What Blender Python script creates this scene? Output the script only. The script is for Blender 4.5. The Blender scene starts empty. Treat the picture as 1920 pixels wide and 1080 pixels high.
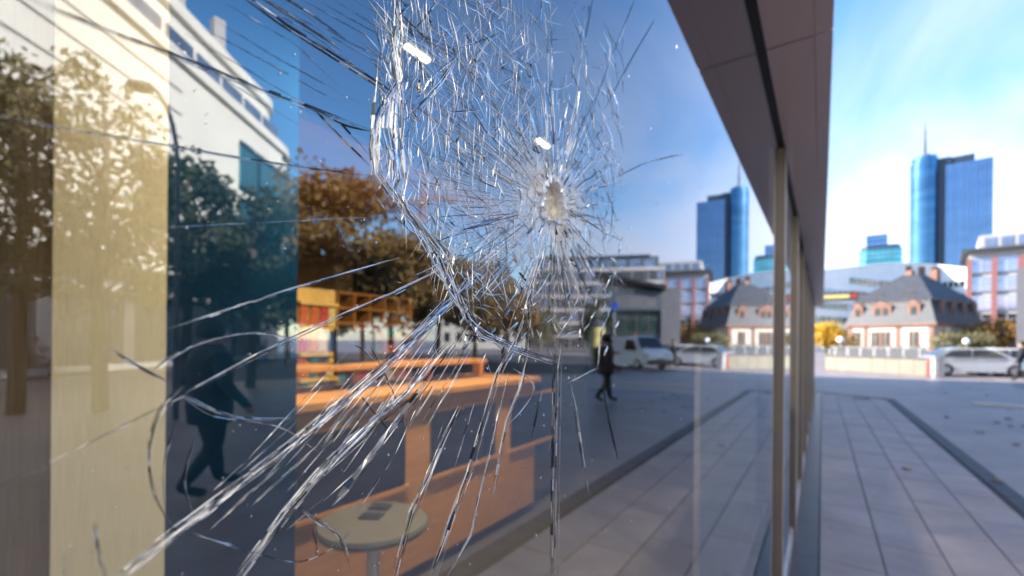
import bpy, bmesh, math, random
from mathutils import Vector, Matrix, noise
R_ = math.radians
random.seed(7)
sc = bpy.context.scene
col = sc.collection

# ------------------------------------------------------------------ camera
F = 853.0; PX, PY = 960.0, 640.0            # focal length and principal point, in pixels of the 1920 wide frame
YAW = math.atan(581.0 / F); ROLL = R_(0.5)
CAMX, CAMZ = 0.19, 1.6                       # the glass is the plane x = 0, the street is x > 0
cam_rot = Matrix.Rotation(YAW, 3, 'Z') @ Matrix.Rotation(R_(90), 3, 'X') @ Matrix.Rotation(ROLL, 3, 'Z')
cd = bpy.data.cameras.new('camera'); cam = bpy.data.objects.new('camera', cd); col.objects.link(cam)
cam.matrix_world = Matrix.Translation((CAMX, 0, CAMZ)) @ cam_rot.to_4x4()
cd.sensor_width = 36; cd.lens = F / 1920 * 36
cd.shift_y = (PY - 540) / 1920
cd.clip_start = 0.01; cd.clip_end = 6000
cd.dof.use_dof = True; cd.dof.focus_distance = 0.28; cd.dof.aperture_fstop = 5.8
sc.camera = cam

# ------------------------------------------------------------------ sky and sun
SUN_EL = R_(29); SUN_DIR = Vector((-0.97, -0.24, 0)).normalized() * math.cos(SUN_EL) + Vector((0, 0, math.sin(SUN_EL)))
w = bpy.data.worlds.new('World'); sc.world = w; w.use_nodes = True
nt = w.node_tree; nt.nodes.clear()
def N(t, **k):
    n = nt.nodes.new(t)
    for a, b in k.items(): setattr(n, a, b)
    return n
L = lambda a, b: nt.links.new(a, b)
out = N('ShaderNodeOutputWorld'); bg = N('ShaderNodeBackground'); bg.inputs[1].default_value = 0.14
sky = N('ShaderNodeTexSky', sky_type='NISHITA', sun_disc=False, sun_elevation=SUN_EL,
        sun_rotation=math.atan2(SUN_DIR.x, SUN_DIR.y), air_density=1.0, dust_density=0.5, ozone_density=2.0)
tc = N('ShaderNodeTexCoord'); sep = N('ShaderNodeSeparateXYZ'); L(tc.outputs['Generated'], sep.inputs[0])
add = N('ShaderNodeMath', operation='ADD'); add.inputs[1].default_value = 0.16; L(sep.outputs[2], add.inputs[0])
dx = N('ShaderNodeMath', operation='DIVIDE'); L(sep.outputs[0], dx.inputs[0]); L(add.outputs[0], dx.inputs[1])
dy = N('ShaderNodeMath', operation='DIVIDE'); L(sep.outputs[1], dy.inputs[0]); L(add.outputs[0], dy.inputs[1])
cmb = N('ShaderNodeCombineXYZ'); L(dx.outputs[0], cmb.inputs[0]); L(dy.outputs[0], cmb.inputs[1])
mp = N('ShaderNodeMapping'); mp.inputs['Rotation'].default_value = (0, 0, 0.6); mp.inputs['Scale'].default_value = (0.9, 0.45, 1); mp.inputs['Location'].default_value = (1.3, 0.4, 0)
L(cmb.outputs[0], mp.inputs[0])
nz = N('ShaderNodeTexNoise'); nz.inputs['Scale'].default_value = 1.5; nz.inputs['Detail'].default_value = 5; nz.inputs['Roughness'].default_value = 0.5; nz.inputs['Distortion'].default_value = 0.6
L(mp.outputs[0], nz.inputs[0])
hz = N('ShaderNodeMapRange'); hz.inputs[1].default_value = 0.02; hz.inputs[2].default_value = 0.38; hz.inputs[3].default_value = 0.32; hz.inputs[4].default_value = 0.0
L(sep.outputs[2], hz.inputs[0])
ad2 = N('ShaderNodeMath', operation='ADD'); L(nz.outputs[0], ad2.inputs[0]); L(hz.outputs[0], ad2.inputs[1])
bk = N('ShaderNodeMapRange'); bk.inputs[1].default_value = 0.58; bk.inputs[2].default_value = 1.0; bk.inputs[3].default_value = -0.22; bk.inputs[4].default_value = 0.20; L(sep.outputs[1], bk.inputs[0])
ad3 = N('ShaderNodeMath', operation='ADD'); L(ad2.outputs[0], ad3.inputs[0]); L(bk.outputs[0], ad3.inputs[1]); ad2 = ad3
rmp = N('ShaderNodeMapRange', interpolation_type='SMOOTHSTEP'); rmp.inputs[1].default_value = 0.40; rmp.inputs[2].default_value = 1.0; rmp.inputs[3].default_value = 0.0; rmp.inputs[4].default_value = 0.9
L(ad2.outputs[0], rmp.inputs[0])
mixc = N('ShaderNodeMix', data_type='RGBA'); L(rmp.outputs[0], mixc.inputs[0])
hs = N('ShaderNodeHueSaturation'); hs.inputs['Saturation'].default_value = 1.25; L(sky.outputs[0], hs.inputs['Color'])
L(hs.outputs[0], mixc.inputs[6]); mixc.inputs[7].default_value = (3.15, 3.2, 3.9, 1)
L(mixc.outputs[2], bg.inputs[0]); L(bg.outputs[0], out.inputs[0])
sd = bpy.data.lights.new('sun', 'SUN'); so = bpy.data.objects.new('sun', sd); col.objects.link(so)
sd.energy = 5.0; sd.angle = R_(0.5); sd.color = (1.0, 0.93, 0.82)
so.rotation_euler = SUN_DIR.to_track_quat('Z', 'Y').to_euler(); so.location = (-20, -10, 60)
sc.view_settings.view_transform = 'Standard'; sc.view_settings.look = 'None'
sc.view_settings.exposure = 1.75; sc.view_settings.gamma = 1
sc.render.engine = 'CYCLES'
cy = sc.cycles; cy.max_bounces = 10; cy.transparent_max_bounces = 24; cy.glossy_bounces = 5; cy.diffuse_bounces = 3
cy.use_denoising = True; cy.caustics_reflective = False; cy.caustics_refractive = False; cy.sample_clamp_indirect = 6

# ------------------------------------------------------------------ pixel helpers (a pixel of the photograph -> a place)
def ray(px, py):
    return (cam_rot @ Vector((px - PX, PY - py, -F))).normalized()
def glass(px, py, x=0.0):                    # point on the plane x behind/on the glass
    d = ray(px, py); t = (x - CAMX) / d.x
    return Vector((x, d.y * t, CAMZ + d.z * t))
def depth_of(p):                             # depth along the lens axis
    return (Vector(p) - Vector((CAMX, 0, CAMZ))).dot(cam_rot @ Vector((0, 0, -1)))
def real(px, py, D):
    d = cam_rot @ Vector((px - PX, PY - py, -F)); return Vector((CAMX, 0, CAMZ)) + d * (D / F)
def refl(px, py, D):                         # something seen mirrored in the window
    d = cam_rot @ Vector((px - PX, PY - py, -F)) * (D / F); return Vector((-CAMX - d.x, d.y, CAMZ + d.z))
def refl_ground(px, py, z=0.0):
    d = ray(px, py); t = (z - CAMZ) / d.z
    return Vector((-CAMX - d.x * t, d.y * t, z))
def real_ground(px, py, z=0.0):
    d = ray(px, py); t = (z - CAMZ) / d.z
    return Vector((CAMX + d.x * t, d.y * t, z))

# ------------------------------------------------------------------ materials
def mat(name, color, rough=0.7, metal=0.0, var=0.12, scale=3.0, bump=0.0, bscale=40.0, spec=0.5, stretch=(1, 1, 1), emit=None, estr=0.0):
    m = bpy.data.materials.new(name); m.use_nodes = True
    t = m.node_tree; b = t.nodes['Principled BSDF']
    b.inputs['Roughness'].default_value = rough; b.inputs['Metallic'].default_value = metal
    b.inputs['Specular IOR Level'].default_value = spec
    c = t.nodes.new('ShaderNodeTexCoord'); mp = t.nodes.new('ShaderNodeMapping'); mp.inputs['Scale'].default_value = stretch
    t.links.new(c.outputs['Object'], mp.inputs[0])
    n = t.nodes.new('ShaderNodeTexNoise'); n.inputs['Scale'].default_value = scale; n.inputs['Detail'].default_value = 6
    t.links.new(mp.outputs[0], n.inputs[0])
    r = t.nodes.new('ShaderNodeMapRange'); r.inputs[1].default_value = 0.3; r.inputs[2].default_value = 0.7
    r.inputs[3].default_value = 1 - var; r.inputs[4].default_value = 1 + var
    t.links.new(n.outputs[0], r.inputs[0])
    mx = t.nodes.new('ShaderNodeVectorMath'); mx.operation = 'SCALE'; mx.inputs[0].default_value = color[:3]
    t.links.new(r.outputs[0], mx.inputs['Scale']); t.links.new(mx.outputs[0], b.inputs['Base Color'])
    if bump:
        n2 = t.nodes.new('ShaderNodeTexNoise'); n2.inputs['Scale'].default_value = bscale; n2.inputs['Detail'].default_value = 4
        t.links.new(mp.outputs[0], n2.inputs[0])
        bp = t.nodes.new('ShaderNodeBump'); bp.inputs['Strength'].default_value = bump; bp.inputs['Distance'].default_value = 0.02
        t.links.new(n2.outputs[0], bp.inputs['Height']); t.links.new(bp.outputs[0], b.inputs['Normal'])
    if emit:
        b.inputs['Emission Color'].default_value = (*emit, 1); b.inputs['Emission Strength'].default_value = estr
    return m
M = {}
M['ground'] = mat('plaza_concrete', (.225, .185, .185), .46, var=.14, scale=.8, bump=.15, bscale=30)
M['slab'] = mat('grey_paving_slab', (.32, .265, .265), .52, var=.13, scale=2.2, bump=.12, bscale=60)
M['slab2'] = mat('grey_paving_slab_pale', (.35, .29, .29), .54, var=.12, scale=2.6, bump=.12, bscale=60)
M['slab3'] = mat('grey_paving_slab_dark', (.285, .235, .24), .5, var=.14, scale=2.0, bump=.12, bscale=60)
M['joint'] = mat('dark_joint_mortar', (.05, .05, .06), .9)
M['granite'] = mat('dark_granite', (.035, .037, .048), .35, var=.3, scale=25, bump=.1, bscale=90)
M['channel'] = mat('dark_basalt', (.04, .04, .052), .6, var=.25, scale=9, bump=.2, bscale=50)
M['asphalt'] = mat('asphalt', (.05, .052, .06), .8, var=.2, scale=4, bump=.2, bscale=80)
M['pale_strip'] = mat('pale_strip_surface', (.62, .57, .48), .7, var=.1)
M['bronze'] = mat('bronze_panel', (.74, .64, .63), .36, .3, var=.10, scale=1.2, stretch=(3, .4, 1))
M['bronze_dark'] = mat('bronze_panel_dark', (.10, .088, .09), .35, .7, var=.1, scale=1.2)
M['gasket'] = mat('black_rubber', (.012, .012, .013), .5)
M['alu'] = mat('pale_aluminium', (.62, .56, .54), .35, .6, var=.08, scale=4)
M['alu_dark'] = mat('brown_aluminium', (.11, .098, .10), .45, .2, var=.1, scale=4)
M['sash'] = mat('grey_sash_aluminium', (.26,.245,.26), .4, .25, var=.08)
M['stone_wall'] = mat('facade_stone', (.42, .39, .36), .8, var=.1)

def dirt(m):
    t = m.node_tree; b = t.nodes['Principled BSDF']; src = b.inputs['Base Color'].links[0].from_socket; nn = t.nodes.new; l = t.links.new
    g_ = nn('ShaderNodeNewGeometry'); n1 = nn('ShaderNodeTexNoise'); n1.inputs['Scale'].default_value = 1.1; n1.inputs['Detail'].default_value = 9; n1.inputs['Roughness'].default_value = .65; l(g_.outputs['Position'], n1.inputs[0])
    r1 = nn('ShaderNodeMapRange'); r1.inputs[1].default_value = .35; r1.inputs[2].default_value = .65; r1.inputs[3].default_value = .78; r1.inputs[4].default_value = 1.14; l(n1.outputs[0], r1.inputs[0])
    v = nn('ShaderNodeTexVoronoi'); v.inputs['Scale'].default_value = 3.2; v.inputs['Randomness'].default_value = 1; l(g_.outputs['Position'], v.inputs[0])
    r2 = nn('ShaderNodeMapRange'); r2.inputs[1].default_value = .045; r2.inputs[2].default_value = .07; r2.inputs[3].default_value = .5; r2.inputs[4].default_value = 1; l(v.outputs['Distance'], r2.inputs[0])
    k = nn('ShaderNodeMath'); k.operation = 'MULTIPLY'; l(r1.outputs[0], k.inputs[0]); l(r2.outputs[0], k.inputs[1])
    s = nn('ShaderNodeVectorMath'); s.operation = 'SCALE'; l(src, s.inputs[0]); l(k.outputs[0], s.inputs['Scale']); l(s.outputs[0], b.inputs['Base Color'])
for q in ('ground','slab','slab2','slab3'): dirt(M[q])

# ------------------------------------------------------------------ mesh builder
class MB:
    def __init__(s): s.v = []; s.f = []; s.mi = []
    def face(s, pts, mi=0):
        k = len(s.v); s.v += [tuple(p) for p in pts]; s.f.append(tuple(range(k, k + len(pts)))); s.mi.append(mi); return s
    def box(s, a, b, mi=0, M4=None):
        (x0, y0, z0), (x1, y1, z1) = a, b
        P = [(x0,y0,z0),(x1,y0,z0),(x1,y1,z0),(x0,y1,z0),(x0,y0,z1),(x1,y0,z1),(x1,y1,z1),(x0,y1,z1)]
        if M4 is not None: P = [M4 @ Vector(p) for p in P]
        k = len(s.v); s.v += [tuple(p) for p in P]
        for f in ((0,3,2,1),(4,5,6,7),(0,1,5,4),(1,2,6,5),(2,3,7,6),(3,0,4,7)):
            s.f.append(tuple(k+i for i in f)); s.mi.append(mi)
        return s
    def bar(s, a, b, r, n=4, r2=None, mi=0):
        a = Vector(a); b = Vector(b); r2 = r if r2 is None else r2
        q = (b - a).to_track_quat('Z', 'Y'); k = len(s.v)
        for c, rr in ((a, r), (b, r2)):
            for i in range(n):
                t = 2*math.pi*(i+.5)/n; s.v.append(tuple(c + q @ Vector((math.cos(t)*rr, math.sin(t)*rr, 0))))
        for i in range(n):
            j = (i+1) % n; s.f.append((k+i, k+j, k+n+j, k+n+i)); s.mi.append(mi)
        s.f.append(tuple(k+i for i in reversed(range(n)))); s.mi.append(mi)
        s.f.append(tuple(k+n+i for i in range(n))); s.mi.append(mi)
        return s
    def lathe(s, prof, n=16, c=(0,0,0), mi=0):
        k = len(s.v); c = Vector(c)
        for (r, z) in prof:
            for i in range(n):
                t = 2*math.pi*i/n; s.v.append((c.x+r*math.cos(t), c.y+r*math.sin(t), c.z+z))
        for a in range(len(prof)-1):
            for i in range(n):
                j = (i+1) % n; s.f.append((k+a*n+i, k+a*n+j, k+(a+1)*n+j, k+(a+1)*n+i)); s.mi.append(mi)
        s.f.append(tuple(k+i for i in reversed(range(n)))); s.mi.append(mi)
        e = k+(len(prof)-1)*n; s.f.append(tuple(e+i for i in range(n))); s.mi.append(mi)
        return s
    def prism(s, poly, z0, z1, mi=0):                  # polygon in xy extruded in z
        k = len(s.v); n = len(poly)
        s.v += [(p[0], p[1], z0) for p in poly] + [(p[0], p[1], z1) for p in poly]
        for i in range(n):
            j = (i+1) % n; s.f.append((k+i, k+j, k+n+j, k+n+i)); s.mi.append(mi)
        s.f.append(tuple(k+i for i in reversed(range(n)))); s.mi.append(mi)
        s.f.append(tuple(k+n+i for i in range(n))); s.mi.append(mi)
        return s
    def mesh(s, name, mats, smooth=False, bevel=0):
        me = bpy.data.meshes.new(name); me.from_pydata(s.v, [], s.f); me.update()
        for m in (mats if isinstance(mats, (list, tuple)) else [mats]): me.materials.append(m)
        for i, p in enumerate(me.polygons):
            p.material_index = s.mi[i]; p.use_smooth = smooth
        if bevel:
            bm = bmesh.new(); bm.from_mesh(me); bmesh.ops.bevel(bm, geom=bm.edges[:], offset=bevel, segments=2, affect='EDGES', profile=.5, clamp_overlap=True); bm.to_mesh(me); bm.free()
        return me
    def build(s, name, mats, parent=None, smooth=False, bevel=0):
        return link(name, s.mesh(name, mats, smooth, bevel), parent)
def link(name, data, parent=None, loc=None, rot=None):
    o = bpy.data.objects.new(name, data); col.objects.link(o)
    if parent: o.parent = parent
    if loc is not None: o.location = loc
    if rot is not None: o.rotation_euler = rot
    return o
def tag(o, label=None, cat=None, group=None, kind=None):
    for k, v in (('label', label), ('category', cat), ('group', group), ('kind', kind)):
        if v: o[k] = v
    return o
def thing(name, label, cat, loc=(0,0,0), rz=0.0, group=None):
    o = link(name, None, None, loc, (0, 0, rz)); o.empty_display_size = .1
    return tag(o, label, cat, group)
def struct(name, mb, m): return tag(mb.build(name, m), kind='structure')
def copy_tree(o, parent=None):
    c = o.copy(); col.objects.link(c); c.parent = parent
    for ch in [x for x in col.objects if x.parent == o]: copy_tree(ch, c)
    return c
def box_mesh(name, a, b, m, bevel=0): return MB().box(a, b).mesh(name, m, bevel=bevel)

# ================================================================== THE SETTING
g = MB(); g.face([(-1500,-1500,-.012),(1500,-1500,-.012),(1500,3000,-.012),(-1500,3000,-.012)])
struct('ground', g, M['ground'])
# pavement of slabs between the shop front and the dark channel
pv = struct('pavement', MB().box((-.02,-3,-.010),(1.80,17.2,-.006)), M['joint'])
X0, SW, SL = .185, .39, .95
sm = [box_mesh('slab', (.0045,.0045,-.008), (SW-.0045, SL-.0045, .0), M[k], bevel=.002) for k in ('slab','slab2','slab3')]
for i in range(4):
    y = -1.6 - .37*i
    while y < 16.5:
        o = link('slab', random.choice(sm+sm[:1]), pv, (X0+i*SW, y, random.uniform(-.0008,.0008))); y += SL
b = MB()
for k in range(24): b.box((.012, -1.5+k*.8, -.008),(.178, -1.5+k*.8+.796, .002))
struct('granite_strip', b, M['granite'])
b = MB()
for k in range(38): b.box((1.80, -1.5+k*.5, -.010),(1.965, -1.5+k*.5+.494, -.001))
for k in range(6): b.box((1.79-.5*k, 17.40+.35*k, -.010),(1.79-.5*k-.494, 17.55+.35*k, -.001))
struct('drain_channel', b, M['channel'])
# asphalt road and a pale raised strip, both seen only in the window
pr = [refl_ground(u, v) for u, v in ((1165,700),(1165,667),(560,660),(430,664),(430,716),(700,702))]
g = MB(); g.face([(p.x,p.y,-.004) for p in pr]); struct('road', g, M['asphalt'])
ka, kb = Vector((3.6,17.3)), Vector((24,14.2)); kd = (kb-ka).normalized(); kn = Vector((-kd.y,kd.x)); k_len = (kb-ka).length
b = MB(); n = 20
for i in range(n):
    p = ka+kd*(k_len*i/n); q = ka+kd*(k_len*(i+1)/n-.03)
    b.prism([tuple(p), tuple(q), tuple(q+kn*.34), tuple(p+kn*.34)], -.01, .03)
struct('raised_strip', b, M['pale_strip'])

# ================================================================== THE SHOP BUILDING
shop = thing('shop_building', 'bronze clad shop building with a row of tall windows beside the pavement', 'building')
SOF = 2.66; WID = .215; YE = 15.5
b = MB(); b.box((-11,-14,SOF+.95),(WID-.05,YE-.1,12.2)); b.build('upper_wall', M['stone_wall'], shop)
b = MB(); b.box((-10.98,-14,0),(-10.7,YE-.15,SOF+.94)); b.build('back_wall', M['stone_wall'], shop)
b = MB(); b.box((-10.7,YE-.4,0),(-.05,YE-.12,SOF+.94)); b.build('end_wall', M['stone_wall'], shop)
b = MB(); b.box((-10.7,-14,0),(-.02,-13.7,SOF+.94)); b.build('end_wall', M['stone_wall'], shop)
seams = [-3.2, -1.5, 0.18, 1.87, 3.56, 5.25, 6.94, 8.63, 10.32, 12.01, 13.70, YE]
for a, c in zip(seams, seams[1:]):
    MB().box((.016,a+.004,SOF),(.1605,c-.004,SOF+.02)).build('soffit_panel', M['bronze'], shop)
    MB().box((.1608,a+.004,SOF+.0),(WID,c-.004,SOF+.94)).build('fascia_panel', M['bronze'], shop, bevel=.003)
MB().box((.0,-3.2,SOF+.012),(.1600,YE,SOF+.94)).build('canopy_core', M['gasket'], shop)
MB().box((-.03,-3.2,SOF-.012),(.013,YE,SOF+.011)).build('head_gasket', M['gasket'], shop)
# mullions
mulls = [-2.0, 2.80, 4.35, 5.9, 7.45, 9.0, 10.55, 12.1, 13.65, 15.2]
mm = MB().box((-.05,0,.0),(.024,.05,SOF-.012)).mesh('mullion', M['alu_dark'], bevel=.003)
mc = MB().box((.0245,.012,.0),(.028,.038,SOF-.012)).mesh('cover_strip', M['alu'])
for y in mulls:
    o = link('mullion', mm, shop, (0,y,0)); link('cover_strip', mc, o)
    MB().box((-.03,y+.054,.002),(.013,y+.078,SOF-.013)).build('sash_frame', M['sash'], shop)
for a, c in zip(mulls, mulls[1:]):
    MB().box((-.04,a+.058,.002),(.011,c-.003,.11)).build('bottom_rail', M['alu'], shop, bevel=.002)

nb_ = thing('added_shade_building', 'unseen stone building added past the shop front to shade the square', 'building', (-.35,16.2,0))  # out of view, added so its shadow covers the far square
MB().box((-12,0,0),(0,8,12)).build('wall', M['stone_wall'], nb_); MB().box((-12.3,-.3,12.002),(.05,8.3,12.5)).build('roof_edge', M['bronze_dark'], nb_)
for r_ in range(3):
    for k_ in range(2): MB().box((.002,1+k_*2.2,1.2+r_*3.3),(.05,2.4+k_*2.2,3.2+r_*3.3)).build('window', M['gasket'], nb_)
# ------------------------------------------------------------------ glass
def glass_mat(name, cracked):
    m = bpy.data.materials.new(name); m.use_nodes = True; t = m.node_tree; t.nodes.clear()
    def nn(k, **a):
        x = t.nodes.new(k)
        for p, q in a.items(): setattr(x, p, q)
        return x
    l = lambda a, b: t.links.new(a, b)
    o = nn('ShaderNodeOutputMaterial'); mix = nn('ShaderNodeMixShader'); tr = nn('ShaderNodeBsdfTransparent'); gl = nn('ShaderNodeBsdfGlossy')
    tr.inputs[0].default_value = (.86,.89,.88,1); gl.inputs['Color'].default_value = (.90,.95,1.0,1); gl.inputs['Roughness'].default_value = 0.0
    lw = nn('ShaderNodeLayerWeight'); lw.inputs[0].default_value = .5
    pw = nn('ShaderNodeMath', operation='POWER'); pw.inputs[1].default_value = 4.5; l(lw.outputs['Facing'], pw.inputs[0])
    mr = nn('ShaderNodeMapRange'); mr.inputs[3].default_value = GLASS_R0; mr.inputs[4].default_value = .95; l(pw.outputs[0], mr.inputs[0])
    l(mr.outputs[0], mix.inputs[0]); l(tr.outputs[0], mix.inputs[1]); l(gl.outputs[0], mix.inputs[2])
    last = mix.outputs[0]
    if cracked:
        # shattered zone: facets tilt the mirror a little; pulverised glass whitens it near the hole
        hc = glass(1037, 380); zc = glass(960, 270)
        c = nn('ShaderNodeTexCoord')
        def dist(p, sy, sz, sm):
            s = nn('ShaderNodeVectorMath', operation='SUBTRACT'); l(c.outputs['Object'], s.inputs[0]); s.inputs[1].default_value = p
            k = nn('ShaderNodeVectorMath', operation='MULTIPLY'); l(s.outputs[0], k.inputs[0]); k.inputs[1].default_value = (0, 1/sy, 1/sz)
            d = nn('ShaderNodeVectorMath', operation='LENGTH'); l(k.outputs[0], d.inputs[0])
            r = nn('ShaderNodeMapRange', interpolation_type='SMOOTHSTEP'); r.inputs[1].default_value = 1.0; r.inputs[2].default_value = sm; r.inputs[3].default_value = 0; r.inputs[4].default_value = 1
            l(d.outputs['Value'], r.inputs[0]); return r.outputs[0]
        vo = nn('ShaderNodeTexVoronoi', feature='F1'); vo.inputs['Scale'].default_value = 90; 
        ns = nn('ShaderNodeTexNoise'); ns.inputs['Scale'].default_value = 26; ns.inputs['Detail'].default_value = 2; l(c.outputs['Object'], ns.inputs[0])
        zone = dist(zc, .135, .135, .55)
        hm = nn('ShaderNodeMath', operation='MULTIPLY'); l(ns.outputs[0], hm.inputs[0]); l(zone, hm.inputs[1])
        bp = nn('ShaderNodeBump'); bp.inputs['Strength'].default_value = .35; bp.inputs['Distance'].default_value = .0012; l(hm.outputs[0], bp.inputs['Height'])
        l(bp.outputs[0], gl.inputs['Normal'])
        df = nn('ShaderNodeBsdfDiffuse'); df.inputs[0].default_value = (.85,.86,.9,1)
        tl = nn('ShaderNodeBsdfTranslucent'); tl.inputs[0].default_value = (.8,.82,.86,1)
        dm = nn('ShaderNodeMixShader'); dm.inputs[0].default_value = .4; l(df.outputs[0], dm.inputs[1]); l(tl.outputs[0], dm.inputs[2])
        d1 = dist(hc, .10, .062, .06); d2 = dist(glass(975, 455), .075, .030, .1)
        n2 = nn('ShaderNodeTexNoise'); n2.inputs['Scale'].default_value = 110; n2.inputs['Detail'].default_value = 5; l(c.outputs['Object'], n2.inputs[0])
        q1 = nn('ShaderNodeMath', operation='MULTIPLY'); q1.inputs[1].default_value = .92; l(d1, q1.inputs[0])
        q2 = nn('ShaderNodeMath', operation='MULTIPLY'); q2.inputs[1].default_value = .34; l(d2, q2.inputs[0])
        q3 = nn('ShaderNodeMath', operation='MULTIPLY'); q3.inputs[1].default_value = .09; l(zone, q3.inputs[0])
        s1 = nn('ShaderNodeMath', operation='MAXIMUM'); l(q1.outputs[0], s1.inputs[0]); l(q2.outputs[0], s1.inputs[1])
        s2 = nn('ShaderNodeMath', operation='MAXIMUM'); l(s1.outputs[0], s2.inputs[0]); l(q3.outputs[0], s2.inputs[1])
        r2 = nn('ShaderNodeMapRange'); r2.inputs[1].default_value = .3; r2.inputs[2].default_value = .75; r2.inputs[3].default_value = .35; r2.inputs[4].default_value = 1.4; l(n2.outputs[0], r2.inputs[0])
        s3 = nn('ShaderNodeMath', operation='MULTIPLY', use_clamp=True); l(s2.outputs[0], s3.inputs[0]); l(r2.outputs[0], s3.inputs[1])
        m2 = nn('ShaderNodeMixShader'); l(s3.outputs[0], m2.inputs[0]); l(last, m2.inputs[1]); l(dm.outputs[0], m2.inputs[2])
        last = m2.outputs[0]
    l(last, o.inputs[0]); return m
GLASS_R0 = .27
M['glass'] = glass_mat('window_glass', False)
M['glass_cracked'] = glass_mat('window_glass_cracked', True)
m = bpy.data.materials.new('glass_back'); m.use_nodes = True; t = m.node_tree; t.nodes.clear()
o = t.nodes.new('ShaderNodeOutputMaterial'); tr = t.nodes.new('ShaderNodeBsdfTransparent'); tr.inputs[0].default_value = (.97,.99,.98,1); t.links.new(tr.outputs[0], o.inputs[0])
M['glass_back'] = m

def pane_mesh(name, y0, y1, z0, z1, hole=None, front='glass'):
    bm = bmesh.new(); T = .008
    if not hole:
        mb = MB().box((-T,y0,z0),(0,y1,z1)); me = mb.mesh(name, [M[front], M['glass_back']])
        for p in me.polygons: p.material_index = 0 if p.normal.x > .9 else 1
        return me
    # front and back sheet with an opening; the four sides of the frame are joined to the hole outline by strips
    n = len(hole); cy_ = sum(p[0] for p in hole)/n; cz_ = sum(p[1] for p in hole)/n
    def rim(p):
        a, c = p[0]-cy_, p[1]-cz_; s = 1e9
        if a > 0: s = min(s, (y1-cy_)/a)
        if a < 0: s = min(s, (y0-cy_)/a)
        if c > 0: s = min(s, (z1-cz_)/c)
        if c < 0: s = min(s, (z0-cz_)/c)
        return (cy_+a*s, cz_+c*s)
    angs = sorted([math.atan2(p[1]-cz_, p[0]-cy_) for p in hole])
    pts = [(p, rim(p)) for p in hole]
    v, f, mi = [], [], []
    for x in (0, -T):
        for h, r in pts: v.append((x,*h)); v.append((x,*r))
    for i in range(n):
        j = (i+1) % n
        corner = None
        ri, rj = pts[i][1], pts[j][1]
        for c in ((y0,z0),(y0,z1),(y1,z0),(y1,z1)):
            if abs(ri[0]-rj[0]) > 1e-6 and abs(ri[1]-rj[1]) > 1e-6 and (abs(c[0]-ri[0])<1e-5 or abs(c[1]-ri[1])<1e-5) and (abs(c[0]-rj[0])<1e-5 or abs(c[1]-rj[1])<1e-5): corner = c
        for s, base in ((0, 0), (1, 2*n)):
            q = [base+2*i, base+2*i+1]
            if corner: v.append((0 if s == 0 else -T, *corner)); q.append(len(v)-1)
            q += [base+2*j+1, base+2*j]
            if s: q.reverse()
            f.append(tuple(q)); mi.append(0 if s == 0 else 1)
        f.append((2*i, 2*j, 2*n+2*j, 2*n+2*i)); mi.append(2)
    me = bpy.data.meshes.new(name); me.from_pydata(v, [], f); me.update()
    for k in (M[front], M['glass_back'], M['chip_white']): me.materials.append(k)
    for i, p in enumerate(me.polygons): p.material_index = mi[i]
    if sum(p.normal.x for p in me.polygons if p.material_index == 0) < 0: me.flip_normals()
    return me

def crack_mat(name, base, gloss, trans, rough):
    m = bpy.data.materials.new(name); m.use_nodes = True; t = m.node_tree; t.nodes.clear()
    nn = t.nodes.new; l = t.links.new
    o = nn('ShaderNodeOutputMaterial'); d = nn('ShaderNodeBsdfDiffuse'); d.inputs[0].default_value = (*base, 1)
    tl = nn('ShaderNodeBsdfTranslucent'); tl.inputs[0].default_value = (*base, 1)
    a = nn('ShaderNodeMixShader'); a.inputs[0].default_value = .12; l(d.outputs[0], a.inputs[1]); l(tl.outputs[0], a.inputs[2])
    g = nn('ShaderNodeBsdfGlossy'); g.inputs['Roughness'].default_value = rough; g.inputs['Color'].default_value = (.95,.97,1,1)
    b = nn('ShaderNodeMixShader'); b.inputs[0].default_value = gloss; l(a.outputs[0], b.inputs[1]); l(g.outputs[0], b.inputs[2])
    tr = nn('ShaderNodeBsdfTransparent')
    c = nn('ShaderNodeMixShader'); c.inputs[0].default_value = trans; l(b.outputs[0], c.inputs[1]); l(tr.outputs[0], c.inputs[2])
    l(c.outputs[0], o.inputs[0]); return m
M['crack'] = crack_mat('crack_glass_bright', (.80,.82,.86), .66, .28, .07)
M['crack_fine'] = crack_mat('crack_glass_fine', (.6,.68,.80), .82, .36, .10)
M['crack_dark'] = crack_mat('crack_glass_dark_reflection', (.008,.008,.010), .07, .02, .2)  # near-black base paints the dark reflections of crack facets into the colour
M['crack_dark_fine'] = crack_mat('crack_glass_dark_reflection_fine', (.02,.06,.14), .25, .22, .15)  # the same dark reflections painted blue-black on the hairlines
M['chip_white'] = crack_mat('crushed_glass', (.80,.83,.90), .35, .12, .2)
M['hole_inner'] = mat('torn_beige_blind', (.78,.71,.62), .9, var=.3, scale=160, bump=.3, bscale=300)

win = thing('cracked_window', 'shattered shop window pane with a round impact hole and spreading cracks', 'window')
hole_px = [(1026,344),(1034,338),(1042,343),(1049,356),(1054,374),(1057,394),(1056,410),(1049,417),(1038,414),(1027,411),(1019,404),(1018,386),(1020,364)]
hole = [(p.y, p.z) for p in (glass(*q) for q in hole_px)]
PY0, PY1, PZ0, PZ1 = -1.94, 2.797, .112, SOF-.013
link('glass_pane', pane_mesh('glass_pane', PY0, PY1, PZ0, PZ1, hole, 'glass_cracked'), win)
for a, c in zip(mulls[1:], mulls[2:]):
    link('window_pane', pane_mesh('window_pane', a+.080, c-.003, .112, SOF-.013), shop)

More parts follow.
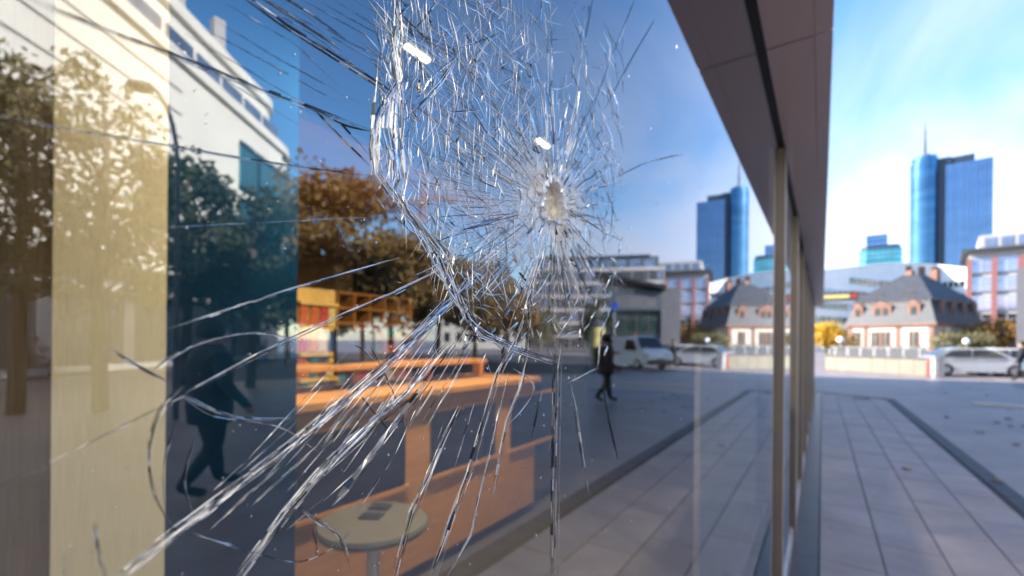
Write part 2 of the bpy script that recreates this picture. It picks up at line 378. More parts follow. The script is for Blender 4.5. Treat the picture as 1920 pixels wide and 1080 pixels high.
# crushed rim round the hole
rng = random.Random(3)
b = MB(); hcy = sum(p[0] for p in hole)/len(hole); hcz = sum(p[1] for p in hole)/len(hole)
nr = 52
def hole_at(t):
    k = t*len(hole); i = int(k) % len(hole); j = (i+1) % len(hole); a = k-int(k)
    return (hole[i][0]*(1-a)+hole[j][0]*a, hole[i][1]*(1-a)+hole[j][1]*a)
rings = []
for s, x in ((.98,-.004),(1.0,.0012),(1.07,.0022),(1.16,.0012),(1.24,.0003)):
    ring = []
    for i in range(nr):
        y, z = hole_at(i/nr); k = s*(1+rng.uniform(-.13,.13)*(s > .99))
        ring.append((x+rng.uniform(-.0006,.0006)*(s > 1), hcy+(y-hcy)*k, hcz+(z-hcz)*k))
    rings.append(ring)
for a, c in zip(rings, rings[1:]):
    for i in range(nr):
        j = (i+1) % nr; b.face([a[i], a[j], c[j], c[i]])
b.build('hole_rim', M['chip_white'], win)
b = MB(); b.face([(-.0066-abs(rng.uniform(0,.0003)), hcy+(y-hcy)*1.04, hcz+(z-hcz)*1.04) for y, z in hole]); 
bm = bmesh.new(); me = b.mesh('inner_layer', M['hole_inner']); bm.from_mesh(me); bmesh.ops.triangulate(bm, faces=bm.faces[:]); bmesh.ops.subdivide_edges(bm, edges=bm.edges[:], cuts=3, use_grid_fill=True)
for vv in bm.verts: vv.co.x += rng.uniform(-.0008,.0008)
bm.to_mesh(me); bm.free(); inner = link('inner_layer', me, win)

# ------------------------------------------------------------------ cracks: faceted ridges standing on the pane
def resample(pts, step):
    o = [Vector(pts[0])]
    # smooth the given polyline (Catmull-Rom), then step along it
    P = [Vector(p) for p in pts]; P = [P[0]*2-P[1]] + P + [P[-1]*2-P[-2]]
    for i in range(1, len(P)-2):
        n = max(1, int((P[i+1]-P[i]).length/step))
        for k in range(1, n+1):
            t = k/n; a, b_, c, d = P[i-1], P[i], P[i+1], P[i+2]
            o.append(.5*((2*b_)+(-a+c)*t+(2*a-5*b_+4*c-d)*t*t+(-a+3*b_-3*c+d)*t*t*t))
    return o
def straight(pts, step):
    o = [Vector(pts[0])]
    for a, b_ in zip(pts, pts[1:]):
        a, b_ = Vector(a), Vector(b_); n = max(1, int((b_-a).length/step))
        o += [a.lerp(b_, k/n) for k in range(1, n+1)]
    return o
def crack(mb, pts, wpx, jit=.4, step=20, h=.3, taper=(.2,.2), off=0.0, mi=0, r=random, soft=False, brk=True):
    P = (resample if soft else straight)(pts, step); n = len(P)
    L3, A3, R3 = [], [], []
    drift = 0; wn = .5
    for i, p in enumerate(P):
        t = (P[min(i+1,n-1)]-P[max(i-1,0)]); nrm = Vector((-t.y, t.x)).normalized() if t.length else Vector((1,0))
        u = i/max(1,n-1); ta = min(1, .12+u/max(taper[0],1e-3)) * min(1, .12+(1-u)/max(taper[1],1e-3))
        wn = wn*.6+.4*r.random() if i else r.random(); ww = wpx*ta*(.6+.8*wn); drift = drift*.7+r.uniform(-1,1)*wpx*jit*.5
        c = p+nrm*drift
        c3 = glass(c.x, c.y); dd = max(depth_of(c3), .08); wm = ww*dd/F
        l3 = glass(*(c+nrm*ww*.5)); r3 = glass(*(c-nrm*ww*.5)); a3 = glass(*(c+nrm*ww*r.uniform(-.3,.3)))
        L3.append((.0004+off, l3.y, l3.z)); R3.append((.0004+off, r3.y, r3.z)); A3.append((.0004+off+wm*h*r.uniform(.3,1.3), a3.y, a3.z))
    alt = (0,1,2,3,4) if mi < 3 else (0,3,4)  # bright and dark facet materials mixed at random to paint in glints
    for i in range(n-1):
        g1, g2 = r.random(), r.random()
        m1 = mi if g1 < .62 else r.choice(alt); m2 = mi if g2 < .5 else r.choice(alt)
        if not (brk and g1 > .91): mb.face([L3[i], A3[i], A3[i+1]], m1); mb.face([L3[i], A3[i+1], L3[i+1]], m1)
        if not (brk and g2 > .86): mb.face([A3[i], R3[i], R3[i+1]], m2); mb.face([A3[i], R3[i+1], A3[i+1]], m2)
CM = [M['crack'], M['crack_dark'], M['chip_white'], M['crack_fine'], M['crack_dark_fine']]
def add_crack(strands):
    mb = MB()
    for pts, wpx, mi, kw in strands:
        if wpx < 3.6 or kw.get('h', .3) < .2: crack(mb, pts, wpx*.8, mi=mi, **kw); continue
        n_ = 2 if wpx < 6 else 3
        for q in range(n_):
            j = dict(kw); j['jit'] = kw.get('jit', .4)*.7; ox, oy = rng.uniform(-.6,.6)*wpx, rng.uniform(-.6,.6)*wpx
            crack(mb, [(x+ox+rng.uniform(-.14,.14)*wpx, y+oy+rng.uniform(-.14,.14)*wpx) for x, y in pts], wpx*rng.uniform(.22,.5), mi=mi if q == 0 else rng.choice((mi, 2, 0, 1) if mi != 1 else (1, 1, 1, 0)), **j)
    o = mb.build('crack', CM, win); return o
def offs(pts, dx, dy): return [(x+dx, y+dy) for x, y in pts]
rng = random.Random(11)
S = lambda pts, wpx, mi=0, **k: (pts, wpx, mi, k)
main = []
# long arms to the upper left
a = [(40,-8),(200,58),(330,106),(480,165),(590,206),(700,250)]; main.append([S(a,5,1,jit=.15), S(offs(a,2,4),2.2,0,jit=.3)])
a = [(-20,212),(110,238),(230,258),(330,274),(470,298),(580,316),(705,330)]; main.append([S(a,4.2,1,jit=.15), S(offs(a,0,3),1.6,0,jit=.3)])
a = [(450,-10),(530,48),(620,105),(710,162),(745,190)]; main.append([S(a,5,1,jit=.3), S(offs(a,8,-2),3.5,1,jit=.4), S(offs(a,4,2),2,0,jit=.5)])
a = [(480,-10),(560,40),(640,92)]; main.append([S(a,6,1,jit=.4), S(offs(a,3,3),2,0)])
a = [(525,-8),(590,32),(650,78)]; main.append([S(a,4,1,jit=.2)])
for a in ([(590,206),(640,258),(695,312)],[(600,214),(650,236),(692,246)],[(596,208),(640,232),(690,290)]): main.append([S(a,3,1,jit=.3)])
for k in range(13):                                     # fine dark lines, upper left
    x0 = 300+k*32+rng.uniform(-8,8); y0 = -10+rng.uniform(0,6)+max(0,(5-k))*16
    main.append([S([(x0,y0),(x0+130,y0+75+rng.uniform(-6,6)),(x0+270+rng.uniform(-60,60),y0+165+rng.uniform(-10,10))],1.7,4,jit=.2,taper=(.3,.4))])
# edge of the shattered disc
edge = [(744,-10),(741,40),(733,100),(742,155),(722,185),(702,225),(695,280),(700,325),(733,370),(770,412),(800,452),(828,490),(848,545),(866,598),(900,632),(962,657),(1034,682)]
main.append([S(edge,4,1,jit=.4), S(offs(edge,6,-2),4.5,0,jit=.5), S(offs(edge,11,-3),3.5,0,jit=.6), S(offs(edge,3,2),2.5,2,jit=.6)])
for k in range(7):
    x = 706+k*8; a = [(x+rng.uniform(-3,3),178+rng.uniform(-12,12)),(x-4+rng.uniform(-4,4),240),(x+rng.uniform(-4,8),300),(x+6,335+rng.uniform(-10,15))]
    main.append([S(a,rng.uniform(5,10),0 if k % 3 else 2,jit=.4,h=.17)])
for k in range(7):
    a = [(738+k*2,10+rng.uniform(-15,15)),(742+rng.uniform(-8,14),70),(748+rng.uniform(-8,10),150),(738+rng.uniform(-6,18),200)]
    main.append([S(a,rng.uniform(2.5,5),rng.choice((0,0,1)),jit=.6)])
for k in range(9):
    x, y = 728+k*17, 350+k*25; a = [(x,y),(x+18,y+40+rng.uniform(-6,6)),(x+46+rng.uniform(-8,8),y+86)]
    main.append([S(offs(a,rng.uniform(-10,16),rng.uniform(-8,8)),rng.uniform(4,8),rng.choice((0,0,1,2)),jit=.6)])
for a, wd in (([(775,95),(800,150),(850,110),(870,80)],3),([(745,20),(800,75),(850,110)],3),([(855,110),(830,150),(800,185),(770,215)],6),([(800,185),(845,210),(900,205)],3),([(770,60),(790,40),(825,-5)],3)):
    main.append([S(a,wd,1,jit=.4), S(offs(a,2,2),wd*.6,0,jit=.5)])
# arms to the lower left
a = [(-15,921),(130,849),(300,764),(345,738),(480,666),(640,590),(740,548),(832,503)]; main.append([S(a[:4],3.6,1,jit=.1), S(a[3:],5,2,jit=.15,taper=(.05,.2)), S(offs(a[3:],1,4),2,1,jit=.2)])
main.append([S([(230,797),(256,784)],6,2,jit=.1), S([(66,884),(88,873)],7,2,jit=.1)])
a = [(312,617),(450,572),(560,536),(660,508),(752,482)]; main.append([S(a,3.6,2,jit=.12), S(offs(a,1,3),1.5,1,jit=.2)])
main.append([S([(262,431),(320,426),(560,414),(705,407)],1.8,3,jit=.15)])
a = [(212,1088),(310,1004),(420,922),(540,832),(650,742),(740,662),(822,577),(860,535)]
main.append([S(a,5,1,jit=.3), S(offs(a,4,4),6,0,jit=.35), S(offs(a,-3,-2),3.4,2,jit=.3), S(offs(a,9,9),4,0,jit=.5)])
for arm, m_ in ((a,26),([(438,1088),(530,962),(600,880),(662,818),(760,738),(838,640)],18),([(736,1088),(768,960),(802,888),(832,820),(862,760)],8),([(806,1088),(850,962),(880,884),(906,792),(934,700)],8)):
    for k in range(m_):                                 # flat slivers of glass lying along the arms
        i = rng.randrange(len(arm)-1); p, q = Vector(arm[i]), Vector(arm[i+1]); c = p.lerp(q, rng.random()); d = (q-p).normalized(); ln = rng.uniform(22,70); o = Vector((rng.uniform(-3,12), rng.uniform(-3,12)))
        main.append([S([c-d*ln+o, c+d*ln+o], rng.uniform(3.5,8), rng.choice((0,0,2,1)), jit=.08, h=rng.uniform(.05,.19), step=60, taper=(.3,.3))])
for k in range(44):
    t = rng.random(); i = min(5, int(t*6)); p = a[i]; q = a[i+1]; u = rng.random(); c = (p[0]+(q[0]-p[0])*u, p[1]+(q[1]-p[1])*u); ln = rng.uniform(25,95); ox, oy = rng.uniform(-4,16), rng.uniform(-4,16)
    main.append([S([(c[0]-ln*.6+ox,c[1]+ln*.5+oy),(c[0]+ox,c[1]+oy),(c[0]+ln*.5+ox,c[1]-ln*.42+oy)],rng.uniform(1.6,3.5),rng.choice((0,0,2,1,1)),jit=.2)])
a = [(438,1088),(530,962),(600,880),(662,818),(760,738),(838,640)]
main.append([S(a,5,0,jit=.4), S(offs(a,5,3),5,0,jit=.5), S(offs(a,9,8),3,1,jit=.4), S(offs(a,-3,-3),3,2,jit=.4)])
for k in range(9):
    x, y = 600+k*17, 885-k*16; main.append([S([(x-40,y+42),(x,y+rng.uniform(-4,6)),(x+46,y-44)],rng.uniform(3,7),rng.choice((0,0,2,1)),jit=.5)])
a = [(622,948),(700,846),(782,738),(852,642)]; main.append([S(a,11,0,jit=.12,h=.18,taper=(.05,.5)), S(offs(a,5,4),2,1,jit=.2)])
a = [(736,1088),(768,960),(802,888),(832,820),(862,760)]; main.append([S(a,7,0,jit=.25,h=.3), S(offs(a,6,2),2,1)])
a = [(806,1088),(850,962),(880,884),(906,792),(934,700),(968,640),(992,580)]; main.append([S(a,5,1,jit=.2), S(offs(a,-5,0),3,2,jit=.3), S(offs(a,5,0),4,0,jit=.3)])
a = [(832,1088),(880,1002),(894,930),(914,852),(928,790),(950,700)]; main.append([S(a,6,0,jit=.3), S(offs(a,4,0),2,1)])
a = [(922,932),(936,850),(948,790),(976,720),(990,660)]; main.append([S(a,4,2,jit=.4), S(offs(a,3,0),2,1)])
for dx, mi, wd in ((0,1,5),(7,0,4),(12,3,2)): main.append([S([(1034+dx,1088),(1036+dx,900),(1038+dx,760),(1040+dx,690),(1046+dx,640)],wd,mi,jit=.15)])
main.append([S([(1104,928),(1092,850),(1080,770),(1068,716)],2.6,0,jit=.3), S([(1101,928),(1089,850),(1077,770)],2,1)])
main.append([S([(1158,862),(1142,790),(1128,712)],3,1,jit=.2), S([(1154,858),(1150,840)],3,2)])
for k in range(30):                                     # parallel bright scratches between the arms
    t = k/29; x = 560+t*300+rng.uniform(-12,12); y = 790-t*90+rng.uniform(-40,50); ln = rng.uniform(60,190); sl = 1.05+t*.7
    main.append([S([(x-ln/sl*.62,y+ln*.62),(x+rng.uniform(-2,2),y),(x+ln/sl*.5,y-ln*.5)],rng.uniform(1.3,3.2),rng.choice((2,2,0,3)),jit=.15,taper=(.3,.3))])
for k in range(12):                                     # the same, out over the navy panel
    x = 430+k*22; y = 840+rng.uniform(-60,120); ln = rng.uniform(60,150)
    main.append([S([(x-ln*.7,y+ln*.62),(x,y),(x+ln*.4,y-ln*.36)],rng.uniform(1,1.9),3,jit=.15)])
for k in range(12):
    x = 700+k*34; y = 760+rng.uniform(-80,160); ln = rng.uniform(40,130); sl = 1.5+k*.35
    main.append([S([(x-ln/sl*.5,y+ln*.5),(x,y),(x+ln/sl*.5,y-ln*.5)],rng.uniform(1.2,2.8),rng.choice((2,0,3,1)),jit=.2)])
# curved chips
for a, wd, mi in (([(205,655),(260,690),(312,716)],7,1),([(292,694),(350,652),(430,627),(500,624),(566,642)],4.5,0),([(288,697),(318,672),(350,655)],7,1),
                  ([(345,722),(305,760),(285,812),(278,862),(290,930),(322,990)],7,1),([(350,742),(312,762),(300,800)],4,0),([(332,790),(306,870),(308,960)],5,1),([(336,735),(400,770),(470,785),(552,783)],4.5,0),([(340,742),(400,780),(520,800),(600,850)],2.5,0),
                  ([(365,820),(345,900),(360,960)],3.5,1),([(352,1000),(430,1022),(490,1040),(560,1052),(624,1026),(655,996)],4,1),([(358,998),(400,1014),(438,1020)],4,0),
                  ([(560,950),(606,982),(640,1010),(656,1062)],6,1),([(566,955),(600,985),(628,990)],5,0),([(585,985),(592,1030),(590,1050)],5,1),([(176,978),(182,1030),(198,1086)],7,1),([(116,1030),(118,1085)],5,1),
                  ([(690,640),(720,700),(740,745),(760,800)],2.6,1),([(660,720),(690,760),(740,820)],2.6,1),([(650,640),(680,655),(704,678)],2,1),
                  ([(800,600),(830,570),(870,540),(900,505)],4,0),([(770,520),(810,500),(850,485)],3.5,0),([(960,690),(1000,720),(985,760),(950,800)],3,0),([(1060,720),(1090,705),(1118,690)],4,0),
                  ([(860,560),(880,600),(890,640)],6,1),([(885,610),(930,640),(985,662),(1032,676)],7,1),([(890,606),(930,630),(980,650)],4,0),([(1120,690),(1128,620),(1146,575)],3.5,0),([(985,670),(992,600),(1000,520),(1012,470)],4.5,0)):
    main.append([S(a,wd,mi,jit=.2,taper=(.3,.3),soft=True,step=14), S(offs(a,2,1),wd*(.25 if mi == 1 else .4),0 if mi == 1 else 1,jit=.25,soft=True,step=14)])
for st in main: add_crack(st)

# the fine web of the shattered disc
web = MB(); rng = random.Random(5)
HX, HY = 1037, 380
def inside(x, y):
    xl = 700 if y < 330 else 700+(y-330)*.62
    xr = 1170 if y > 120 else 1120+(y)*.4
    return xl < x < xr and y < 640-(x-1000)**2*.002
NR = 108; radii = [1.15,1.45,1.8,2.2,2.6,3.1,3.6,4.2,4.8,5.4,6.1,6.8,7.6,8.5]
def wp(t, q):
    c, s_ = math.cos(t), math.sin(t); w_ = 24+30*max(0,-c)**.7
    return (HX+w_*q*c, HY+6+(46 if s_ < 0 else 40)*q*s_)
node = []
for i in range(NR):
    t = 2*math.pi*(i+rng.uniform(-.38,.38))/NR; row = []
    for q in radii:
        t += rng.gauss(0,.016); row.append(wp(t, q*rng.uniform(.94,1.06)))
    node.append(row)
for i in range(NR):                                     # rays from the hole
    row = node[i]; k0 = 0 if rng.random() < .7 else rng.randrange(4); pts = [p_ for p_ in row[k0:rng.randrange(k0+3, len(row)+1)]]
    ok = []
    for p_ in pts:
        if inside(*p_): ok.append(p_)
        else: break
    if len(ok) > 1: crack(web, ok, rng.uniform(1.2,2.6), jit=.15, step=40, mi=rng.choice((3,0,0,4,4,1,2)), r=rng, taper=(.05,.4))
for i in range(NR):                                     # chords that join neighbouring rays
    for k in range(len(radii)):
        if rng.random() < .34: continue
        p_, q_ = node[i][k], node[(i+1) % NR][k]
        if rng.random() < .25 and k+1 < len(radii): q_ = node[(i+1) % NR][k+1]
        if inside(*p_) and inside(*q_):
            m_ = ((p_[0]+q_[0])/2+rng.gauss(0,3), (p_[1]+q_[1])/2+rng.gauss(0,3))
            crack(web, [p_, m_, q_], rng.uniform(.9,2.2), jit=.2, step=30, mi=rng.choice((3,0,0,4,4,1,2)), r=rng, taper=(.02,.02))
for k in range(520):                                    # thin rays close to the hole
    t = rng.uniform(0, 2*math.pi); r0 = rng.uniform(1.0,3.5); r1 = r0+rng.uniform(.4,2.8); pts = [wp(t, r0), wp(t+rng.gauss(0,.03), r1)]
    if inside(*pts[-1]): crack(web, pts, rng.uniform(.7,1.5), jit=.15, step=40, mi=rng.choice((3,4,4,0,2)), r=rng)
for k in range(1050):                                    # second web of straight cracks over the disc, left of the hole
    x, y = rng.uniform(705,1010), rng.uniform(-5,560)
    if not inside(x, y): continue
    t = rng.choice((1.5,1.35,1.75,.75,.6,2.3))+rng.gauss(0,.12); ln = rng.uniform(20,110); d = Vector((math.cos(t)*.8, math.sin(t))); c = Vector((x,y)); k_ = Vector((rng.gauss(0,3), rng.gauss(0,3)))
    crack(web, [c-d*ln*.5, c+k_, c+d*ln*.5], rng.uniform(.8,2.2), jit=.25, step=30, mi=rng.choice((3,4,4,0,0,2)), r=rng)
for k in range(60):                                     # right rim: stacked thin arcs
    x = rng.uniform(1085,1172); y = rng.uniform(60,470); ln = rng.uniform(30,110)
    crack(web, [(x-ln*.12-8,y-ln*.5),(x,y),(x+rng.uniform(-6,8),y+ln*.5)], rng.uniform(.9,1.8), jit=.2, step=26, mi=rng.choice((4,4,3)), r=rng)
for k in range(90):                                     # white splinters standing round the hole
    t = rng.uniform(0, 6.28); r0 = rng.uniform(.74,1.4); r1 = r0+rng.uniform(.25,1.1)
    a_ = [(HX+22*r*math.cos(t), HY+44*r*math.sin(t)) for r in (r0,(r0+r1)/2,r1)]
    crack(web, a_, rng.uniform(2.0,4.5), jit=.2, step=12, mi=2, h=.5, r=rng)
for pts in ([(1238,18),(1190,100),(1132,206)],[(1192,-6),(1150,100),(1110,205)],[(1112,-6),(1098,70),(1084,130)],[(1030,-6),(1034,60),(1036,130)],[(1016,-6),(1012,60)],[(1150,335),(1200,310),(1226,300)],[(1210,305),(1260,293),(1282,290)],[(1306,290),(1312,318)]):
    crack(web, pts, 2.2, jit=.2, mi=4, r=rng)
for k in range(330):                                    # splinters thrown along the edge and the lower field
    if k % 3 == 0: x, y = rng.uniform(800,1160), rng.uniform(470,700)
    elif k % 3 == 1: x, y = rng.uniform(700,1000), rng.uniform(60,330)
    else:
        i = rng.randrange(len(edge)-1); x = edge[i][0]+rng.gauss(8,18); y = edge[i][1]+rng.gauss(0,18)
    t = rng.uniform(.7,2.3); ln = rng.uniform(5,26); d = Vector((math.cos(t),math.sin(t))); c = Vector((x,y))
    crack(web, [c-d*ln*.5, c+d*ln*.5], rng.uniform(1.5,4), jit=.5, step=7, mi=rng.choice((0,0,2,2,1)), h=.6, r=rng)
tag(web.build('fine_cracks', CM, win), kind='stuff')
ch = MB()
for k in range(420):                                    # specks of glass stuck to the pane
    x, y = (rng.gauss(960,200), rng.gauss(640,230)) if k % 2 else (rng.uniform(100,1340), rng.uniform(60,1075))
    if x > 1440: continue
    p = glass(x, y); s = rng.uniform(.5,1.6)*max(.1,depth_of(p))/F*1.6
    t = rng.uniform(0,6.3); q = [(.0006+rng.uniform(0,s), p.y+s*math.cos(t+a), p.z+s*math.sin(t+a)*1.5) for a in (0,2.1,4.2)]
    ch.face(q, rng.choice((0,2)))
tag(ch.build('glass_specks', CM, win), kind='stuff')

# ================================================================== INSIDE THE SHOP
win['kind'] = 'thing'
M['floor_in'] = mat('brown_carpet', (.035,.03,.03), .9, var=.2, scale=8)
M['ceil_dark'] = mat('anthracite_ceiling', (.02,.02,.024), .8)
M['wall_warm'] = mat('warm_plaster', (.62,.40,.20), .9, var=.08)
M['wall_dark'] = mat('dark_blue_wall', (.012,.018,.03), .8)
M['fabric'] = mat('beige_blind_fabric', (.82,.72,.50), .95, var=.10, scale=30, stretch=(8,8,.25), bump=.15, bscale=60)
M['fabric_brown'] = mat('brown_blind_fabric', (.20,.145,.08), .95, var=.2, scale=9, stretch=(14,14,.5))
M['navy'] = mat('navy_panel', (.003,.028,.07), .95, var=.3, scale=3, spec=.05)
M['wood'] = mat('brown_wood', (.42,.19,.055), .5, var=.15, scale=4, stretch=(1,1,6))
M['orange'] = mat('orange_wood', (.42,.19,.05), .45, var=.15, scale=3, stretch=(1,3,1))
M['orange_red'] = mat('orange_wood_reddish', (.50,.20,.05), .5, var=.15)  # second orange wood, slightly redder, for backs and supports
M['inset'] = mat('blue_black_laminate', (.012,.016,.03), .4)
M['cream'] = mat('cream_laminate', (.07,.066,.05), .5)
M['black'] = mat('black_plastic', (.015,.015,.017), .4)
CEI = 3.15
struct('interior_floor', MB().box((-10.7,-13.7,-.05),(-.055,YE-.42,.001)), M['floor_in'])
struct('ceiling', MB().box((-10.7,-13.7,CEI),(-.01,YE-.42,CEI+.2)), M['ceil_dark'])
struct('interior_wall', MB().box((-7.2,-13.7,0),(-7.0,YE-.42,CEI-.002)), M['wall_warm'])
struct('partition_wall', MB().box((-6.99,5.3,0),(-2.3,5.45,CEI-.003)), M['wall_dark'])
struct('partition_wall', MB().box((-6.99,-1.5,0),(-3.2,-1.35,CEI-.003)), M['wall_warm'])
# warm lowered ceiling field behind the counter
struct('ceiling_field', MB().box((-6.98,-1.2,CEI-.06),(-2.72,5.28,CEI-.004)), M['wall_warm'])

XP = -1.86
def uy(u, x): return glass(u, 600, x).y
def blind(u0, u1, m, label, x, z0=.02, z1=CEI-.07):
    t = thing('panel_blind', label, 'blind', (x, 0, 0))
    y0, y1 = uy(u0, x), uy(u1, x); b = MB(); n = 14
    for i in range(n):
        ya, yb = y0+(y1-y0)*i/n, y0+(y1-y0)*(i+1)/n; xa, xb = 0, 0
        b.prism([(xa,ya),(xb,yb),(xb-.006,yb),(xa-.006,ya)], z0+.03, z1)
    b.build('fabric_panel', m, t)
    MB().box((-.014,y0,z0),(.012,y1,z0+.028)).build('bottom_bar', M['alu'], t)
    MB().box((-.02,y0,z1+.001),(.016,y1,z1+.03)).build('top_track', M['alu'], t)
blind(98, 312, M['fabric'], 'beige woven panel blind hanging behind the glass', XP)
blind(-160, 96, M['fabric_brown'], 'brown panel blind at the far left edge of the window', XP-.12)
t = thing('navy_screen', 'tall navy blue panel standing between the beige blind and the counter', 'panel', (XP-.02,0,0))
MB().box((-.03,uy(313,XP)+.004,.06),(.0,uy(557,XP-.02),CEI-.08)).build('panel_board', M['navy'], t)
MB().box((-.15,uy(313,XP)+.05,.002),(.12,uy(557,XP)-.05,.058)).build('foot_plate', M['black'], t)

# counter
ct = thing('service_counter', 'brown wooden service counter with dark insets behind the broken glass', 'counter', (-2.05,0,0))
y0, y1 = uy(557, -2.05)-.25, 3.68
MB().box((-.7,y0,.08),(0,y1,1.22)).build('body', M['wood'], ct, bevel=.008)
MB().box((-.66,y0+.05,.002),(-.05,y1-.05,.079)).build('plinth', M['black'], ct)
MB().box((-.74,y0-.03,1.221),(.05,y1+.03,1.27)).build('worktop', M['orange'], ct, bevel=.006)
MB().box((-.60,y0-.03,1.40),(-.30,y1-.35,1.44)).build('upper_shelf', M['orange'], ct, bevel=.006)
for k in range(4): MB().box((-.5,y0+.2+k*.7,1.271),(-.42,y0+.26+k*.7,1.399)).build('shelf_support', M['orange_red'], ct)
for k in range(3):
    ya = y0+.25+k*.98
    MB().box((.001,ya,.66),(.012,ya+.74,1.10)).build('inset_panel', M['inset'], ct)
    MB().box((.001,ya-.03,1.101),(.02,ya+.77,1.125)).build('inset_trim', M['wood'], ct)
    MB().box((.001,ya-.03,.63),(.02,ya+.77,.659)).build('inset_trim', M['wood'], ct)
# monitor on the counter
mo = thing('monitor', 'black monitor standing on the counter below the shelving', 'monitor', (-2.45,2.0,1.272), R_(20))
MB().box((-.03,-.24,.10),(.0,.24,.40)).build('screen', M['black'], mo, bevel=.005)
MB().box((-.05,-.03,.012),(-.031,.03,.2)).build('stand', M['black'], mo)
MB().box((-.12,-.11,0),(.06,.11,.011)).build('base', M['black'], mo)
# pigeonhole shelving
sx = -4.1
sh = thing('pigeonhole_shelf', 'orange wooden pigeonhole shelf full of small boxes', 'shelf', (sx,0,0))
ya, yb = uy(634, sx), uy(772, sx); zt, zb = glass(640, 548, sx).z, .95
MB().box((-.32,ya,zb),(-.30,yb,zt)).build('back_panel', M['orange_red'], sh)
for k in range(8):
    z = zb+(zt-zb)*k/7; MB().box((-.299,ya,z-.012),(0,yb,z+.012)).build('shelf_board', M['orange'], sh)
for k in range(6):
    y = ya+(yb-ya)*k/5; MB().box((-.298,y-.012,zb+.013),(-.003,y+.012,zt-.013)).build('upright', M['orange'], sh)
MB().box((-.31,ya-.03,.0),(-.01,yb+.03,zb-.014)).build('base_cabinet', M['orange_red'], sh)
tints = [(.45,.05,.04),(.03,.09,.25),(.6,.5,.2),(.5,.12,.05),(.05,.18,.2),(.55,.45,.35),(.06,.05,.08),(.6,.25,.06)]
TM = [mat('printed_card_%d' % i, c, .5, var=.2, scale=12) for i, c in enumerate(tints)]
ORD = ['first','second','third','fourth','fifth','sixth']; rng = random.Random(4); names = ['red','blue','yellow','rust','teal','cream','black','orange']
for r in range(5):
    for c in range(5):
        if rng.random() < .25: continue
        y = ya+(yb-ya)*(c+.5)/5; z = zb+(zt-zb)*r/7+.0125; k = rng.randrange(8); hw = (yb-ya)/5*rng.uniform(.25,.4); h = (zt-zb)/7*rng.uniform(.5,.8)
        o = MB().box((-.2,-hw,0),(-.03,hw,h)).build('small_box', TM[k]); o.location = (sx, y, z)
        tag(o, '%s box in the shelf, %s row from the bottom, %s compartment from the rack' % (names[k], ORD[r], ORD[c]), 'box', 'boxes in the pigeonhole shelf')
# brochure rack
rx = -3.6; ya, yb = uy(560, rx), uy(632, rx); zt = glass(590, 540, rx).z
br = thing('brochure_rack', 'yellow wooden brochure rack beside the pigeonhole shelf', 'rack', (rx,0,0))
M['yellow_wood'] = mat('yellow_wood', (.62,.40,.12), .5, var=.12)
MB().box((-.06,ya,.2),(-.03,yb,zt)).build('back_board', M['yellow_wood'], br)
for k in range(5):
    z = 1.02+k*(zt-1.1)/4.2; MB().box((-.029,ya,z-.03),(.03,yb,z)).build('ledge', M['yellow_wood'], br)
MB().box((-.30,ya,.0),(.05,yb,.199)).build('foot', M['wood'], br)
posn = ['lowest','second','third','fourth']
for r in range(4):
    for c in range(4):
        k = rng.randrange(8); y = ya+(yb-ya)*(c+.5)/4; z = 1.02+r*(zt-1.1)/4.2+.002
        o = MB().box((-.024,-(yb-ya)/10,0),(-.012,(yb-ya)/10,(zt-1.1)/4.2*.74)).build('brochure', TM[k]); o.location = (rx, y, z)
        o.rotation_euler = (R_(rng.uniform(-8,8)), R_(6), 0); o.location.z += .012
        tag(o, '%s brochure on the %s ledge of the rack, %s from the navy panel' % (names[k], posn[r], ORD[c]), 'brochure', 'brochures in the rack')
# round table and two cards
tp = glass(695, 1000, -1.52); tz = .74
tb = thing('round_table', 'pale round table in front of the wooden counter', 'table', (-1.5, tp.y, 0))
MB().lathe([(.02,.0),(.24,.0),(.25,.02),(.24,.035),(.02,.036)], 36, (0,0,tz)).build('table_top', M['cream'], tb)
MB().lathe([(.03,.03),(.03,tz)], 12).build('stem', M['alu'], tb)
MB().lathe([(.2,0),(.2,.015),(.04,.03)], 24, (0,0,.002)).build('base', M['alu'], tb)
for k, (dx_, dy_) in enumerate(((-.04,.02),(-.1,.12))):
    o = MB().box((-.05,-.035,0),(.05,.035,.008)).build('note_pad', M['black']); o.location = (-1.5+dx_, tp.y+dy_, tz+.037); o.rotation_euler = (0,0,.5)
    tag(o, ('small black pad in the middle of the round table','small black pad near the rim of the round table')[k], 'pad', 'pads on the round table')
# pale screen behind the right part of the glass
M['frost'] = mat('frosted_panel', (.30,.29,.28), .6, var=.05)
fx = -.35; ya = uy(1312, fx)
fs = thing('frosted_screen', 'pale grey low screen standing inside behind the last glass before the mullion', 'screen', (fx,0,0))
MB().box((-.012,ya,.04),(0,ya+2.6,1.52)).build('screen_board', M['frost'], fs)
MB().box((-.02,ya-.012,.0),(.006,ya-.001,1.54)).build('edge_profile', M['alu'], fs)
MB().box((-.12,ya+.1,.0),(.10,ya+2.5,.039)).build('foot', M['alu'], fs)
